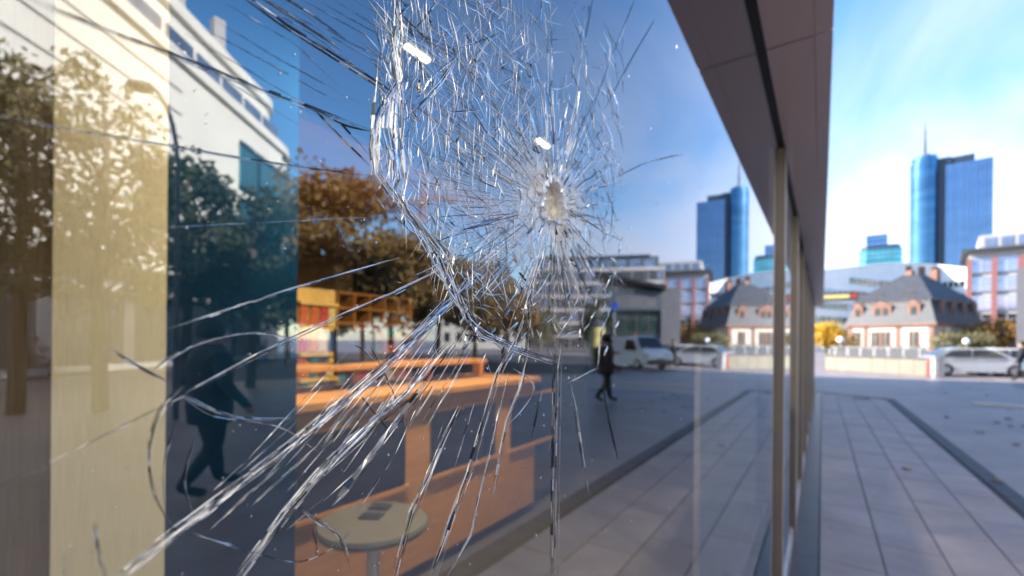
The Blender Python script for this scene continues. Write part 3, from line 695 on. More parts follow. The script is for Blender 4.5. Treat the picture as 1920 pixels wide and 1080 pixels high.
# ceiling lamps
M['lamp'] = mat('lamp_tube', (.9,.85,.7), .5, emit=(1,.78,.42), estr=5)
def ceil_lamp(u, v, label, ln=.19):
    p = glass(u, v, -1.57); p.z = CEI-.03
    t = thing('ceiling_lamp', label, 'lamp', p, 0, 'ceiling lamps'); ln *= .62
    MB().box((-.045,-ln*.75,-.012),(.045,ln*.75,.029)).build('housing', M['cream'], t, bevel=.004)
    for s in (-1,1): MB().box((-.014,s*ln*.36-ln*.28,-.024),(.014,s*ln*.36+ln*.28,-.0125)).build('tube', M['lamp'], t)
    ld = bpy.data.lights.new('lamp_light', 'AREA'); ld.shape = 'RECTANGLE'; ld.size = .12; ld.size_y = ln; ld.energy = LAMP_W; ld.color = (1,.80,.55)
    lo = link('lamp_light', ld, t, (0,0,-.05)); return t
LAMP_W = 36
ceil_lamp(783, 90, 'lit ceiling lamp shining through the cracks at the top')
ceil_lamp(1018, 262, 'lit ceiling lamp shining just above the impact hole')
for yy, lb in ((-.1,'ceiling lamp nearest the beige blind'),(4.3,'ceiling lamp nearest the mullion')):
    pass

# ================================================================== OUTSIDE: buildings far away
def facing(p): return math.atan2(p.y, p.x)-math.pi/2 + math.pi   # local +y points back to the camera... front is local -y
def place(p): return (p.x, p.y, 0), -math.atan2(p.x, p.y)          # front (local -y) looks at the camera
M['blue_glass'] = mat('blue_tower_glass', (.09,.22,.38), .2, .7, var=.22, scale=.05, stretch=(1,1,4))
M['blue_glass2'] = mat('blue_tower_glass_pale', (.12,.23,.42), .22, .7, var=.15, scale=.05, stretch=(1,1,5))
M['slot'] = mat('dark_tower_slot', (.02,.035,.07), .4)
M['teal_glass'] = mat('teal_glass', (.12,.34,.38), .15, .8, var=.2, scale=.1)
M['white_wall'] = mat('white_render', (.38,.36,.355), .85, var=.06, scale=.4)
M['block_white'] = mat('white_office_render', (.80,.77,.75), .85, var=.06, scale=.4)
M['cream_wall'] = mat('cream_sandstone', (.88,.82,.72), .85, var=.05, scale=.3)
M['win_dark'] = mat('dark_window_glass', (.02,.025,.035), .12, .0, var=.3, scale=.8)
M['win_blue'] = mat('bluish_window_glass', (.16,.20,.30), .15, .3, var=.3, scale=.4)
M['slate'] = mat('slate_roof', (.045,.047,.055), .6, var=.25, scale=2)
M['sand_red'] = mat('red_sandstone', (.22,.115,.085), .8, var=.15, scale=2)
M['cream_paint'] = mat('cream_paint', (.50,.45,.38), .8, var=.05)
M['grey_clad'] = mat('grey_cladding', (.10,.10,.115), .6, var=.12, scale=.5)
M['grey_band'] = mat('pale_grey_band', (.36,.33,.34), .7, var=.1, scale=.5)
M['zinc'] = mat('dark_zinc_roof', (.06,.075,.10), .5, var=.15)
M['pink_pier'] = mat('red_stone_pier', (.26,.10,.09), .7, var=.1)
M['lilac_glass'] = mat('lilac_glass', (.30,.32,.46), .12, .6, var=.15, scale=.3)

def floor_lines(m, step=3.6, frac=.3, dark=.35):
    t = m.node_tree; b = t.nodes['Principled BSDF']; src = b.inputs['Base Color'].links[0].from_socket
    c = t.nodes.new('ShaderNodeTexCoord'); s = t.nodes.new('ShaderNodeSeparateXYZ'); t.links.new(c.outputs['Object'], s.inputs[0])
    def fr(sock, st, f):
        d = t.nodes.new('ShaderNodeMath'); d.operation = 'DIVIDE'; d.inputs[1].default_value = st; t.links.new(sock, d.inputs[0])
        q = t.nodes.new('ShaderNodeMath'); q.operation = 'FRACT'; t.links.new(d.outputs[0], q.inputs[0])
        l = t.nodes.new('ShaderNodeMath'); l.operation = 'LESS_THAN'; l.inputs[1].default_value = f; t.links.new(q.outputs[0], l.inputs[0]); return l.outputs[0]
    mx = t.nodes.new('ShaderNodeMath'); mx.operation = 'MAXIMUM'; t.links.new(fr(s.outputs[2], step, frac), mx.inputs[0]); t.links.new(fr(s.outputs[0], 3.0, .1), mx.inputs[1])
    k = t.nodes.new('ShaderNodeMapRange'); k.inputs[3].default_value = 1; k.inputs[4].default_value = dark; t.links.new(mx.outputs[0], k.inputs[0])
    v = t.nodes.new('ShaderNodeVectorMath'); v.operation = 'SCALE'; t.links.new(src, v.inputs[0]); t.links.new(k.outputs[0], v.inputs['Scale']); t.links.new(v.outputs[0], b.inputs['Base Color'])
for q in ('blue_glass','blue_glass2','teal_glass'): floor_lines(M[q])
# twin blue tower with mast
p = real(1738, 645, 476); loc, rz = place(p)
tw = thing('office_tower', 'tall blue glass twin tower with a mast on its round shaft', 'tower', loc, rz)
rr = 11.5
MB().lathe([(rr,0),(rr,192),(rr*.9,192.2),(rr*.9,198),(rr*.6,198.2),(rr*.6,200)], 40, (-3,2,0)).build('round_shaft', M['blue_glass'], tw, smooth=False)
MB().box((7,-2,0),(17,22,194)).build('link_slot', M['slot'], tw)
MB().box((13,-8,0),(46,24,184)).build('square_shaft', M['blue_glass2'], tw)
MB().box((12,-1,184.05),(34,22,193)).build('roof_house', M['slot'], tw)
for k in range(7): MB().box((12.9+k*5.52,-8.25,0),(13.15+k*5.52,-8.01,184)).build('facade_rib', M['win_blue'], tw)
mast = MB()
mast.bar((-3,2,200),(-3,2,216),1.7,8,1.4); mast.bar((-3,2,216),(-3,2,228),1.1,8,1.0); mast.bar((-3,2,228),(-3,2,238),.8,6,.5)
mast.build('mast', M['grey_clad'], tw)
for k in range(5): MB().lathe([(.9,0),(1.5,.6),(.9,1.4)], 10, (-3+7*math.cos(k*1.25),2+7*math.sin(k*1.25),200)).build('roof_beacon', M['white_wall'], tw)
# teal office tower
p = real(1649, 645, 330); loc, rz = place(p)
t = thing('office_tower', 'small teal glass tower with a stepped top behind the white block', 'tower', loc, rz)
s = 330/F/math.cos(R_(38.9))*.80
oc = [(-12,-4),(-8,-8),(8,-8),(12,-4),(12,8),(-12,8)]
MB().prism(oc,0,70).build('shaft', M['teal_glass'], t)
MB().prism([(x*.92,y*.92) for x, y in oc],70.02,72.5).build('cornice', M['slot'], t)
MB().box((-8,-5,72.52),(4,5,80.5)).build('roof_house', M['blue_glass2'], t)
for k in range(13): MB().prism([(x*1.008,y*1.008) for x, y in oc],5+k*5,5.5+k*5).build('floor_band', M['win_blue'], t)

# long white office block with a curved roof line
wb = thing('office_block', 'long white office block with ribbon windows behind the guardhouse', 'building')
us = [1480,1535,1590,1645,1700,1755,1810,1850]; Ds = [96,100,105,110,113,113,108,103]; tops = [518,508,502,496,494,497,503,507]
pts = [real(u, 645, d) for u, d in zip(us, Ds)]; zt = [real(u, v, d).z for u, v, d in zip(us, tops, Ds)]
back = [Vector((q.x*1.12, q.y*1.12, 0)) for q in pts]
for i in range(len(pts)-1):
    a, c, ab, cb = pts[i], pts[i+1], back[i], back[i+1]; za, zc = zt[i], zt[i+1]; b = MB()
    P = [(a.x,a.y,0),(c.x,c.y,0),(cb.x,cb.y,0),(ab.x,ab.y,0),(a.x,a.y,za),(c.x,c.y,zc),(cb.x,cb.y,zc),(ab.x,ab.y,za)]
    for f in ((0,1,5,4),(1,2,6,5),(2,3,7,6),(3,0,4,7),(4,5,6,7)): b.face([P[k] for k in f])
    b.build('bay', M['block_white'], wb)
    d = (c-a); d.z = 0; ln = d.length; d.normalize(); nrm = Vector((d.y,-d.x,0))
    if nrm.dot(a) > 0: nrm = -nrm
    for r in range(5):
        z = 3.2+r*3.1; zz = min(za, zc)-.9
        if z+1.5 > zz: continue
        q = MB()
        A = a+d*ln*.03+nrm*.06; B = a+d*ln*.97+nrm*.06
        q.prism([(A.x,A.y),(B.x,B.y),((B-nrm*.2).x,(B-nrm*.2).y),((A-nrm*.2).x,(A-nrm*.2).y)], z, z+1.45)
        o = q.build('ribbon_window', M['win_dark'] if (r+i) % 4 else M['win_blue'], wb)
        for k in range(1,5):
            A = a+d*ln*(.03+.94*k/5)+nrm*.08; q = MB().bar((A.x,A.y,z),(A.x,A.y,z+1.45),.12,4); q.build('window_post', M['block_white'], o)
    A = a+nrm*.3; B = c+nrm*.3
    q = MB(); k = len(q.v)
    vs = [(A.x,A.y,za-.35),(B.x,B.y,zc-.35),(B.x-nrm.x,B.y-nrm.y,zc-.35),(A.x-nrm.x,A.y-nrm.y,za-.35)]
    q.v += vs+[(x,y,z_+.5) for x,y,z_ in vs]
    for f in ((0,1,5,4),(1,2,6,5),(2,3,7,6),(3,0,4,7),(4,5,6,7),(3,2,1,0)): q.f.append(f); q.mi.append(0)
    q.build('roof_edge', M['block_white'], wb)
for u, v, d in ((1703,500,113),(1728,501,113),(1752,502,113)):
    q = real(u, 520, d); MB().box((q.x-.6,q.y-.6,16),(q.x+.6,q.y+.6,real(u,v,d).z)).build('chimney', M['sand_red'], wb)
p = real(1570, 556, 92); loc, rz = place(p)
sg = thing('shop_sign', 'long dark sign board with a golden strip and a red disc', 'sign', (p.x,p.y,0), rz)
M['gold'] = mat('golden_letters', (.75,.55,.2), .4, .3); M['red'] = mat('red_paint', (.32,.04,.035), .4)
zc = p.z
MB().box((-4.2,0,zc-.85),(3.4,.3,zc+.85)).build('board', M['black'], sg)
MB().box((-4.0,-.05,zc-.4),(2.0,-.001,zc+.4)).build('gold_strip', M['gold'], sg)
q = MB().lathe([(.0,0),(.6,0),(.6,.05)], 20); o = q.build('disc', M['red'], sg); o.rotation_euler = (R_(90),0,0); o.location = (2.7,-.01,zc)
for s in (-3.8,3.0): MB().box((s,.31,0),(s+.2,.5,zc)).build('post', M['alu'], sg)

# baroque guardhouse with mansard roof
p = real(1668, 645, 60); loc, rz = place(p)
gh = thing('guardhouse', 'baroque cream guardhouse with red sandstone dormers and a slate mansard roof', 'building', loc, rz+R_(-24))
W_, Dp, E, B1, T_ = 5.0, 13.0, 4.05, 7.3, 11.2
X1 = 4.6
MB().box((-W_,0,0),(X1,Dp,E)).build('wall', M['cream_paint'], gh)
MB().box((-W_-.35,-.35,E+.002),(X1+.35,Dp+.35,E+.3)).build('eave_cornice', M['sand_red'], gh)
def frustum(x0,x1,y0,y1,z0,inx,iny,z1):
    q = MB(); A = [(x0,y0,z0),(x1,y0,z0),(x1,y1,z0),(x0,y1,z0)]; C = [(x0+inx,y0+iny,z1),(x1-inx,y0+iny,z1),(x1-inx,y1-iny,z1),(x0+inx,y1-iny,z1)]
    for i in range(4): j = (i+1) % 4; q.face([A[i],A[j],C[j],C[i]])
    q.face(C); q.face(A[::-1]); return q
frustum(-W_-.3,X1+.3,-.3,Dp+.3,E+.302,1.0,1.0,B1).build('mansard_roof', M['slate'], gh)
MB().box((-W_+.5,.5,B1+.002),(X1-.5,Dp-.5,B1+.2)).build('roof_moulding', M['grey_band'], gh)
frustum(-W_+.3,X1-.3,.3,Dp-.3,B1+.202,3.5,5.2,T_).build('upper_roof', M['slate'], gh)
def gh_window(x, y, z, w_, h_, side=False):
    par = MB(); 
    o = MB().box((-w_/2-.16,-.08,-.16),(w_/2+.16,-.002,h_+.16)).build('window', M['sand_red'], gh)
    o.location = (x,y,z); o.rotation_euler = (0,0,R_(90) if side else 0)
    MB().box((-w_/2,-.10,0),(w_/2,-.081,h_)).build('pane', M['win_dark'], o)
    MB().box((-.03,-.13,0),(.03,-.101,h_)).build('glazing_bar', M['cream_paint'], o)
for x in (-3.9,-1.6,-.45,2.6): gh_window(x, 0, 1.5, .75, 1.7)
for y in (1.8,4.6,7.6,10.6): gh_window(X1, y, 1.5, .75, 1.7, True)
for x in (-W_+.25,-2.8,.9,X1-.25): MB().box((x-.25,-.09,0),(x+.25,-.002,E-.02)).build('sandstone_pilaster', M['sand_red'], gh)
def dormer(x, wd, two, side=None):
    d = MB()
    d.box((-wd/2,-.02,0),(wd/2,1.0,2.25))
    o = d.build('dormer', M['sand_red'], gh)
    if side is None: o.location = (x,.12,E+.45)
    else: o.location = (X1-.12,side,E+.45); o.rotation_euler = (0,0,R_(90))
    r = MB(); r.v += [(-wd/2-.12,-.1,2.26),(wd/2+.12,-.1,2.26),(0,-.1,2.85),(-wd/2-.12,1.1,2.26),(wd/2+.12,1.1,2.26),(0,1.1,2.85)]
    r.f += [(0,1,2),(3,5,4),(0,2,5,3),(1,4,5,2),(0,3,4,1)]; r.mi += [0]*5; r.build('dormer_roof', M['sand_red'], o)
    for cx in ((-.45,.45) if two else (0,)): MB().box((cx-.32,-.05,.35),(cx+.32,-.021,1.95)).build('dormer_pane', M['win_dark'], o)
dormer(-3.8,1.2,False); dormer(-1.0,2.2,True); dormer(2.5,1.3,False)
for y in (2.5,5.5,8.5,11.5): dormer(0,1.2,False,side=y)
MB().box((-1.6,7.5,T_-1.6),(-.8,8.4,T_+.9)).build('chimney', M['sand_red'], gh); MB().box((.8,8.5,T_-1.6),(1.6,9.4,T_+.8)).build('chimney', M['sand_red'], gh)
for x in (-1.9,1.5):   # eyebrow vents
    q = MB(); q.prism([(-.9,0),(.9,0),(.5,.35),(0,.5),(-.5,.35)],0,.8); o = q.build('roof_vent', M['black'], gh); o.rotation_euler = (R_(90),0,0); o.location = (x,1.9,B1+.75)

# red pier and glass building
p = real(1816, 645, 76); q = real(1816+150, 645, 70)
pb = thing('office_building', 'lilac glass office building with red stone piers and a pale roof storey', 'building', (p.x,p.y,0), math.atan2(q.y-p.y, q.x-p.x))
WB, HB = 17.5, 17.2
MB().box((0,.5,0),(WB,16,HB)).build('wall', M['white_wall'], pb)
nb = 6
for k in range(nb+1): MB().box((k*WB/nb-.32,-.05,0),(k*WB/nb+.32,.498,HB-1.2)).build('pier', M['pink_pier'], pb)
for k in range(nb):
    for r in range(5):
        x0 = k*WB/nb+.33; x1 = (k+1)*WB/nb-.33; z = 1.2+r*3.1
        o = MB().box((x0,.3,z),(x1,.499,z+2.45)).build('window', M['lilac_glass'] if r > 1 else M['win_dark'], pb)
        MB().box(((x0+x1)/2-.05,.24,z),((x0+x1)/2+.05,.299,z+2.45)).build('window_post', M['white_wall'], o)
        MB().box((x0,.25,z+1.55),(x1,.298,z+1.63)).build('transom', M['white_wall'], o)
MB().box((-.9,-.9,HB+.002),(WB+.9,17,HB+.4)).build('cornice', M['zinc'], pb)
MB().box((1.2,1.0,HB+.402),(WB-1,15,HB+2.7)).build('roof_storey', M['white_wall'], pb)
for k in range(8): MB().box((1.8+k*1.9,.94,HB+.8),(3.2+k*1.9,.999,HB+2.2)).build('roof_window', M['win_blue'], pb)

# grey office block seen in the window
p = refl(1112, 645, 105); loc, rz = place(p)
gb = thing('office_block', 'wide grey office block with pale floor bands reflected in the window', 'building', loc, rz+R_(3))
HW = 15.6; HH = 17.9
MB().box((-HW,0,0),(HW,16,HH)).build('wall', M['grey_clad'], gb)
MB().box((-HW+1.2,1.2,HH+.4),(HW-3,15,HH+3.3)).build('roof_storey', M['zinc'], gb)
MB().box((-HW+3,.8,HH+3.302),(HW-6,15.4,HH+3.7)).build('roof_slab', M['zinc'], gb)
for r in range(6):
    z = .4+r*3.05
    MB().box((-HW-.1,-.32,z+2.12),(HW+.1,-.002,z+2.95)).build('floor_band', M['grey_band'], gb)
wm = MB().box((-.62,-.12,0),(.62,-.004,2.0)).mesh('window', M['win_dark']); wm2 = MB().box((-.62,-.12,0),(.62,-.004,2.0)).mesh('window', M['win_blue'])
rng = random.Random(9)
fm = MB().box((-.05,-.2,0),(.05,-.122,2.0)).mesh('window_post', M['grey_band'])
for r in range(6):
    for k in range(18):
        o = link('window', wm if rng.random() < .75 else wm2, gb, (-HW+1.0+k*1.72,0,.45+r*3.05)); link('window_post', fm, o)
        MB()
pm = MB().box((-.09,-.45,0),(.09,-.33,HH)).mesh('pillar', M['grey_band'])
for k in range(10): link('pillar', pm, gb, (-HW+.14+k*3.44,0,0))
# roof storey windows
for k in range(8): MB().box((-HW+2+k*3.2,1.1,HH+.9),(-HW+4.4+k*3.2,1.198,HH+2.7)).build('roof_window', M['win_blue'], gb)

# dark glazed pavilion with sloping roof
p = refl(1190, 645, 66); loc, rz = place(p)
pv2 = thing('pavilion', 'dark glazed entrance hall under a black sloping roof in the reflection', 'building', loc, rz)
M['dk_glass'] = mat('dark_green_glass', (.02,.04,.04), .1, var=.3, scale=.4)
# local x grows to the photograph's left in the mirror
MB().box((-3.6,.4,0),(4.8,10,6.2)).build('hall', M['dk_glass'], pv2)
MB().box((-6.2,.0,0),(-3.62,10,9.4)).build('grey_tower', M['grey_clad'], pv2)
MB().box((-3.6,-.1,6.202),(3.6,10,9.0)).build('upper_wall', M['zinc'], pv2)
q = MB(); q.v += [(-4.2,-1.2,9.05),(5.6,-1.2,11.6),(5.6,10,11.6),(-4.2,10,9.05),(-4.2,-1.2,9.65),(5.6,-1.2,12.0),(5.6,10,12.0),(-4.2,10,9.65)]
q.f += [(0,3,2,1),(4,5,6,7),(0,1,5,4),(1,2,6,5),(2,3,7,6),(3,0,4,7)]; q.mi += [0]*6; q.build('sloping_roof', M['black'], pv2)
for k in range(6): MB().box((-3.5+k*1.6,.28,0),(-3.38+k*1.6,.398,6.2)).build('glazing_post', M['alu_dark'], pv2)
for z in (2.9,5.0): MB().box((-3.37,.30,z),(4.8,.396,z+.14)).build('glazing_rail', M['alu_dark'], pv2)
MB().box((-2.9,-.16,6.6),(2.8,-.102,8.4)).build('white_panel', M['grey_clad'], pv2)

# white building with rounded corner, filling the left of the reflection
C = Vector((37.7,22.7)); dr = Vector((math.sin(R_(36)), math.cos(R_(36)))); nr_ = Vector((-dr.y, dr.x))   # nr_ looks to the street
wh = thing('department_store', 'tall cream building with rounded corner and teal glazing in the reflection', 'building')
def foot(inset, t0, rad):     # footprint: along the street, round the corner, away
    pts = [C-dr*t0+nr_*-inset]; base = C-dr*rad-nr_*(inset+rad)
    for k in range(9):
        a = math.pi/2*k/8; pts.append(base+nr_*rad*math.cos(a)+dr*(rad-inset)*math.sin(a))
    e = pts[-1]; pts += [e-nr_*20, C-dr*t0-nr_*22]
    return [(q.x, q.y) for q in pts]
def ext(name, inset, t0, rad, z0, z1, m, mb=None): return MB().prism(foot(inset,t0,rad)[::-1], z0, z1).build(name, m, wh)
ext('ground_storey', .8, 60, 3, 0, 5.0, M['grey_clad'])
ext('wall', 0, 60, 4, 5.02, 16.4, M['cream_wall'])
ext('ledge', -.25, 60, 4.2, 16.42, 17.0, M['cream_wall'])
ext('upper_wall', 1.2, 60.02, 4, 17.02, 20.0, M['cream_wall'])
ext('roof_edge', .9, 60.04, 4.2, 20.02, 20.7, M['cream_wall'])
def on_wall(t, z, w_, h_, m, name, inset=0, depth=.12):
    a = C-dr*t-nr_*inset; b_ = C-dr*(t-w_)-nr_*inset; o1, o2 = nr_*depth, nr_*-.05
    return MB().prism([tuple(a+o1),tuple(a+o2),tuple(b_+o2),tuple(b_+o1)], z, z+h_).build(name, m, wh)
for k in range(14): on_wall(4.6+k*2.6, 17.5, 2.2, 1.5, M['win_blue'], 'attic_window', 1.2)
for k in range(4):
    on_wall(4.2+k*1.9, 11.6, 1.7, 3.1, M['teal_glass'], 'teal_window')
    on_wall(4.2+k*1.9, 7.9, 1.7, 3.1, M['teal_glass'], 'teal_window')
    on_wall(4.2+k*1.9, 14.72, 1.7, .12, M['white_wall'], 'window_head', depth=.2)
for z in range(8): on_wall(60, 6.2+z*1.25, 44.6, .07, M['white_wall'], 'stone_course', depth=.05)
for k in range(10):
    on_wall(9+k*4.2, .4, 3.4, 3.2, M['win_dark'], 'shop_front', .8); on_wall(9.2+k*4.2, 3.72, 3.8, .35, M['white_wall'], 'shop_fascia', .8, .5)
    on_wall(9.2+k*4.2, .1, 3.8, .28, M['white_wall'], 'shop_sill', .8, .4)
for t_, h_ in ((9,2.6),(13,2.4),(18,3.0)):
    q = C-dr*t_-nr_*2; MB().box((q.x-.35,q.y-.35,20.72),(q.x+.35,q.y+.35,20.7+h_)).build('chimney', M['white_wall'], wh)
# side street building far beyond the trees, behind the row
p = refl(905, 645, 95); loc, rz = place(p)
fb = thing('house', 'brown house half hidden behind the autumn trees in the reflection', 'building', loc, rz)
MB().box((-9,0,0),(9,12,11)).build('wall', M['stone_wall'], fb); frustum(-9.5,9.5,-.5,12.5,11.02,2.5,5.9,15).build('roof', M['slate'], fb)
for r in range(3):
    for k in range(7): MB().box((-8.2+k*2.5,-.08,1.4+r*3.2),(-7+k*2.5,-.002,3.3+r*3.2)).build('window', M['win_dark'], fb)

# tower crane
p = refl(782, 645, 130)
cr = thing('tower_crane', 'red tower crane rising behind the autumn trees in the reflection', 'crane', (p.x,p.y,0))
M['crane'] = mat('rust_red_steel', (.42,.16,.09), .6)
zt = refl(782, 380, 130).z; e1 = refl(858, 366, 128); e2 = refl(700, 398, 134)
b = MB()
for sx_ in (-.8,.8):
    for sy_ in (-.8,.8): b.bar((sx_,sy_,0),(sx_,sy_,zt),.16)
for k in range(int(zt/2)):
    for s in (-.8,.8): b.bar((-.8,s,k*2),(.8,s,k*2+2),.1); b.bar((s,-.8,k*2+2),(s,.8,k*2),.1)
b.build('mast', M['crane'], cr)
def jib(e):
    b = MB(); e = Vector((e.x-p.x, e.y-p.y, 0)); ln = e.length; d = e/ln; s = Vector((-d.y,d.x,0))*.6; n = int(ln/2)
    for k in range(n):
        a, c = d*(ln*k/n), d*(ln*(k+1)/n)
        for q in (s,-s): b.bar(a+q+Vector((0,0,zt)), c+q+Vector((0,0,zt)), .16); b.bar(a+q+Vector((0,0,zt)), (a+c)/2+Vector((0,0,zt+1.3)), .1); b.bar((a+c)/2+Vector((0,0,zt+1.3)), c+q+Vector((0,0,zt)), .1)
        b.bar(a+(c-a)*.5+Vector((0,0,zt+1.3)), a+(c-a)*1.5+Vector((0,0,zt+1.3)), .14)
    return b
jib(e1).build('jib', M['crane'], cr); jib(e2).build('counter_jib', M['crane'], cr)
q = Vector((e2.x-p.x, e2.y-p.y, 0))*.9; MB().box((q.x-1,q.y-1,zt-2.2),(q.x+1,q.y+1,zt-.3)).build('counterweight', M['grey_clad'], cr)
MB().box((-1.1,-1.1,zt-1.6),(1.1,1.1,zt-.2)).build('cab', M['white_wall'], cr)
MB().bar((0,0,zt),(0,0,zt+5),.5,4,.15).build('apex', M['crane'], cr)

# ================================================================== TREES
def leaf_mat(name, c1, c2):
    m = bpy.data.materials.new(name); m.use_nodes = True; t = m.node_tree; b = t.nodes['Principled BSDF']; b.inputs['Roughness'].default_value = .6
    g_ = t.nodes.new('ShaderNodeNewGeometry'); r = t.nodes.new('ShaderNodeValToRGB'); t.links.new(g_.outputs['Random Per Island'], r.inputs[0])
    r.color_ramp.elements[0].color = (*c1,1); r.color_ramp.elements[1].color = (*c2,1); t.links.new(r.outputs[0], b.inputs['Base Color'])
    tl = t.nodes.new('ShaderNodeBsdfTranslucent'); t.links.new(r.outputs[0], tl.inputs[0]); mx = t.nodes.new('ShaderNodeMixShader'); mx.inputs[0].default_value = .3
    t.links.new(b.outputs[0], mx.inputs[1]); t.links.new(tl.outputs[0], mx.inputs[2]); t.links.new(mx.outputs[0], t.nodes['Material Output'].inputs[0])
    return m
M['bark'] = mat('bark', (.09,.07,.055), .9, var=.3, scale=6, bump=.4, bscale=12)
LM = {'brown': leaf_mat('autumn_brown_leaf', (.15,.085,.025), (.28,.19,.065)), 'olive': leaf_mat('olive_leaf', (.11,.10,.045), (.24,.21,.10)),
      'green': leaf_mat('dark_green_leaf', (.018,.035,.022), (.06,.075,.03)), 'yellow': leaf_mat('yellow_leaf', (.55,.30,.02), (.70,.48,.06)), 'gold': leaf_mat('golden_brown_leaf', (.22,.11,.02), (.32,.18,.04))}
def tree(px, top, D, rad, kind, label, group='trees reflected in the window', n=5200, fn=refl, seed=0, trunk=.16, leaf=.16, zbot=2.4, gap=.5, zr=1.0):
    r = random.Random(seed); p = fn(px, 645, D); h = fn(px, top, D).z
    t = thing('tree', label, 'tree', (p.x,p.y,0), r.uniform(0,6), group)
    b = MB(); q = Vector((0,0,0)); zc = (zbot+h)/2
    b.bar((0,0,0),(.1,0,zbot+.4),trunk,8,trunk*.75); b.bar((.1,0,zbot+.3),(.0,.1,zc+.6),trunk*.75,8,trunk*.4); b.bar((0,.1,zc+.5),(.05,0,h-.4),trunk*.4,6,trunk*.1)
    clumps = []
    for k in range(26):
        a = r.uniform(0,6.28); u = r.random(); z = zbot+.3+(h-zbot-.6)*u; rr = rad*math.sin(math.pi*min(.95,max(.12,.18+.72*u)))**.7*r.uniform(.45,1.0)
        c = Vector((math.cos(a)*rr, math.sin(a)*rr, z)); clumps.append((c, r.uniform(.28,.5)*rad*zr))
        st = Vector((0,.05,max(zbot, z-r.uniform(.5,1.4)))); b.bar(st, st.lerp(c,.55)+Vector((0,0,.15)), trunk*.28, 5, trunk*.16); b.bar(st.lerp(c,.55)+Vector((0,0,.15)), c, trunk*.16, 5, trunk*.05)
    b.build('trunk', M['bark'], t)
    lf = MB()
    for k in range(n):
        c, cr_ = r.choice(clumps); d = Vector((r.gauss(0,1),r.gauss(0,1),r.gauss(0,.8))); d = d.normalized()*cr_*r.random()**gap
        o = c+d; s = leaf*r.uniform(.6,1.3); e1 = Vector((r.gauss(0,1),r.gauss(0,1),r.gauss(0,1))).normalized(); e2 = e1.cross(Vector((r.gauss(0,1),r.gauss(0,1),r.gauss(0,1)))).normalized()
        lf.face([o-e1*s, o-e2*s*.5, o+e1*s, o+e2*s*.5])
    lf.build('crown', LM[kind], t)
    return t
tree(30, 70, 9.5, 2.0, 'olive', 'thin olive tree at the far left edge of the reflection', seed=1, n=2600, leaf=.11)
tree(190, 120, 10, 1.9, 'olive', 'loose olive tree reflected over the beige blind', seed=2, n=3600, leaf=.11)
tree(345, 285, 13, 1.5, 'green', 'dark green tree reflected at the edge of the navy panel', seed=3, n=4200, leaf=.12)
tree(470, 375, 15, 2.0, 'green', 'dark green tree reflected in the middle of the navy panel', seed=4, n=6000, leaf=.13)
tree(625, 322, 17, 2.2, 'brown', 'brown autumn tree reflected above the brochure rack', seed=5, n=6500, leaf=.14)
tree(735, 430, 22, 2.6, 'brown', 'second brown autumn tree, reflected under the crane', seed=6, n=6500, leaf=.15)
tree(820, 480, 26, 2.6, 'brown', 'third brown autumn tree of the reflected row', seed=7, n=6500, leaf=.16)
tree(890, 492, 31, 3.0, 'brown', 'fourth brown autumn tree of the reflected row', seed=8, n=6000, leaf=.18)
tree(945, 540, 36, 2.6, 'gold', 'golden brown tree at the far end of the reflected row', seed=9, n=5000, leaf=.2)
tree(680, 470, 30, 3.2, 'olive', 'olive tree filling the gap behind the reflected brown trees', seed=19, n=6500, leaf=.2)
tree(540, 470, 27, 2.6, 'green', 'dark green tree behind the navy panel trees, before the cream building', seed=20, n=5500, leaf=.18)
tree(1118, 560, 44, 1.5, 'green', 'narrow green tree reflected beside the blue sign', seed=10, n=2500, leaf=.16, zbot=1.5)
tree(1010, 590, 70, 3.0, 'olive', 'low olive tree reflected before the grey office block', seed=11, n=3000, leaf=.25, zbot=1.8)
tree(1552, 608, 44, 1.9, 'yellow', 'bright yellow autumn tree beside the end of the shop front', group='small trees on the square', seed=12, n=4200, leaf=.16, fn=real, zbot=1.2, trunk=.12)
tree(1800, 628, 50, 2.6, 'olive', 'small olive tree standing before the guardhouse side', group='small trees on the square', seed=13, n=2600, leaf=.16, fn=real, zbot=1.2, trunk=.12)
tree(1868, 600, 56, 2.6, 'gold', 'golden tree between the guardhouse and the lilac building', group='small trees on the square', seed=14, n=2600, leaf=.18, fn=real, zbot=1.4, trunk=.12)

# ================================================================== THINGS ON THE SQUARE
# stair parapet
a = real_ground(1547, 693); c = real_ground(1742, 705); d = (c-a); ln = d.length
M['parapet'] = mat('beige_stone_parapet', (.24,.22,.18), .8, var=.12, scale=1.5)
M['steel'] = mat('brushed_steel', (.45,.46,.48), .35, .8, var=.08)
M['white_paint'] = mat('white_paint', (.38,.37,.36), .5, var=.04)
pw = thing('parapet', 'low beige stone parapet with a dark coping in front of the guardhouse', 'wall', a, math.atan2(d.y,d.x))
n = 8
for k in range(n): MB().box((ln*k/n+.006,0,0),(ln*(k+1)/n-.006,.35,.86)).build('stone_panel', M['parapet'], pw, bevel=.006)
MB().box((-.05,-.06,.861),(ln+.05,.42,.94)).build('coping', M['alu_dark'], pw)
MB().box((.0,.02,-.005),(ln,.33,.0)).build('foot', M['channel'], pw)
for k in range(7):
    x = .5+k*(ln-1)/6; MB().box((x-.02,.15,.941),(x+.02,.19,1.4)).build('railing_post', M['steel'], pw)
MB().bar((.2,.17,1.42),(ln-.2,.17,1.42),.025,8).build('handrail', M['steel'], pw)
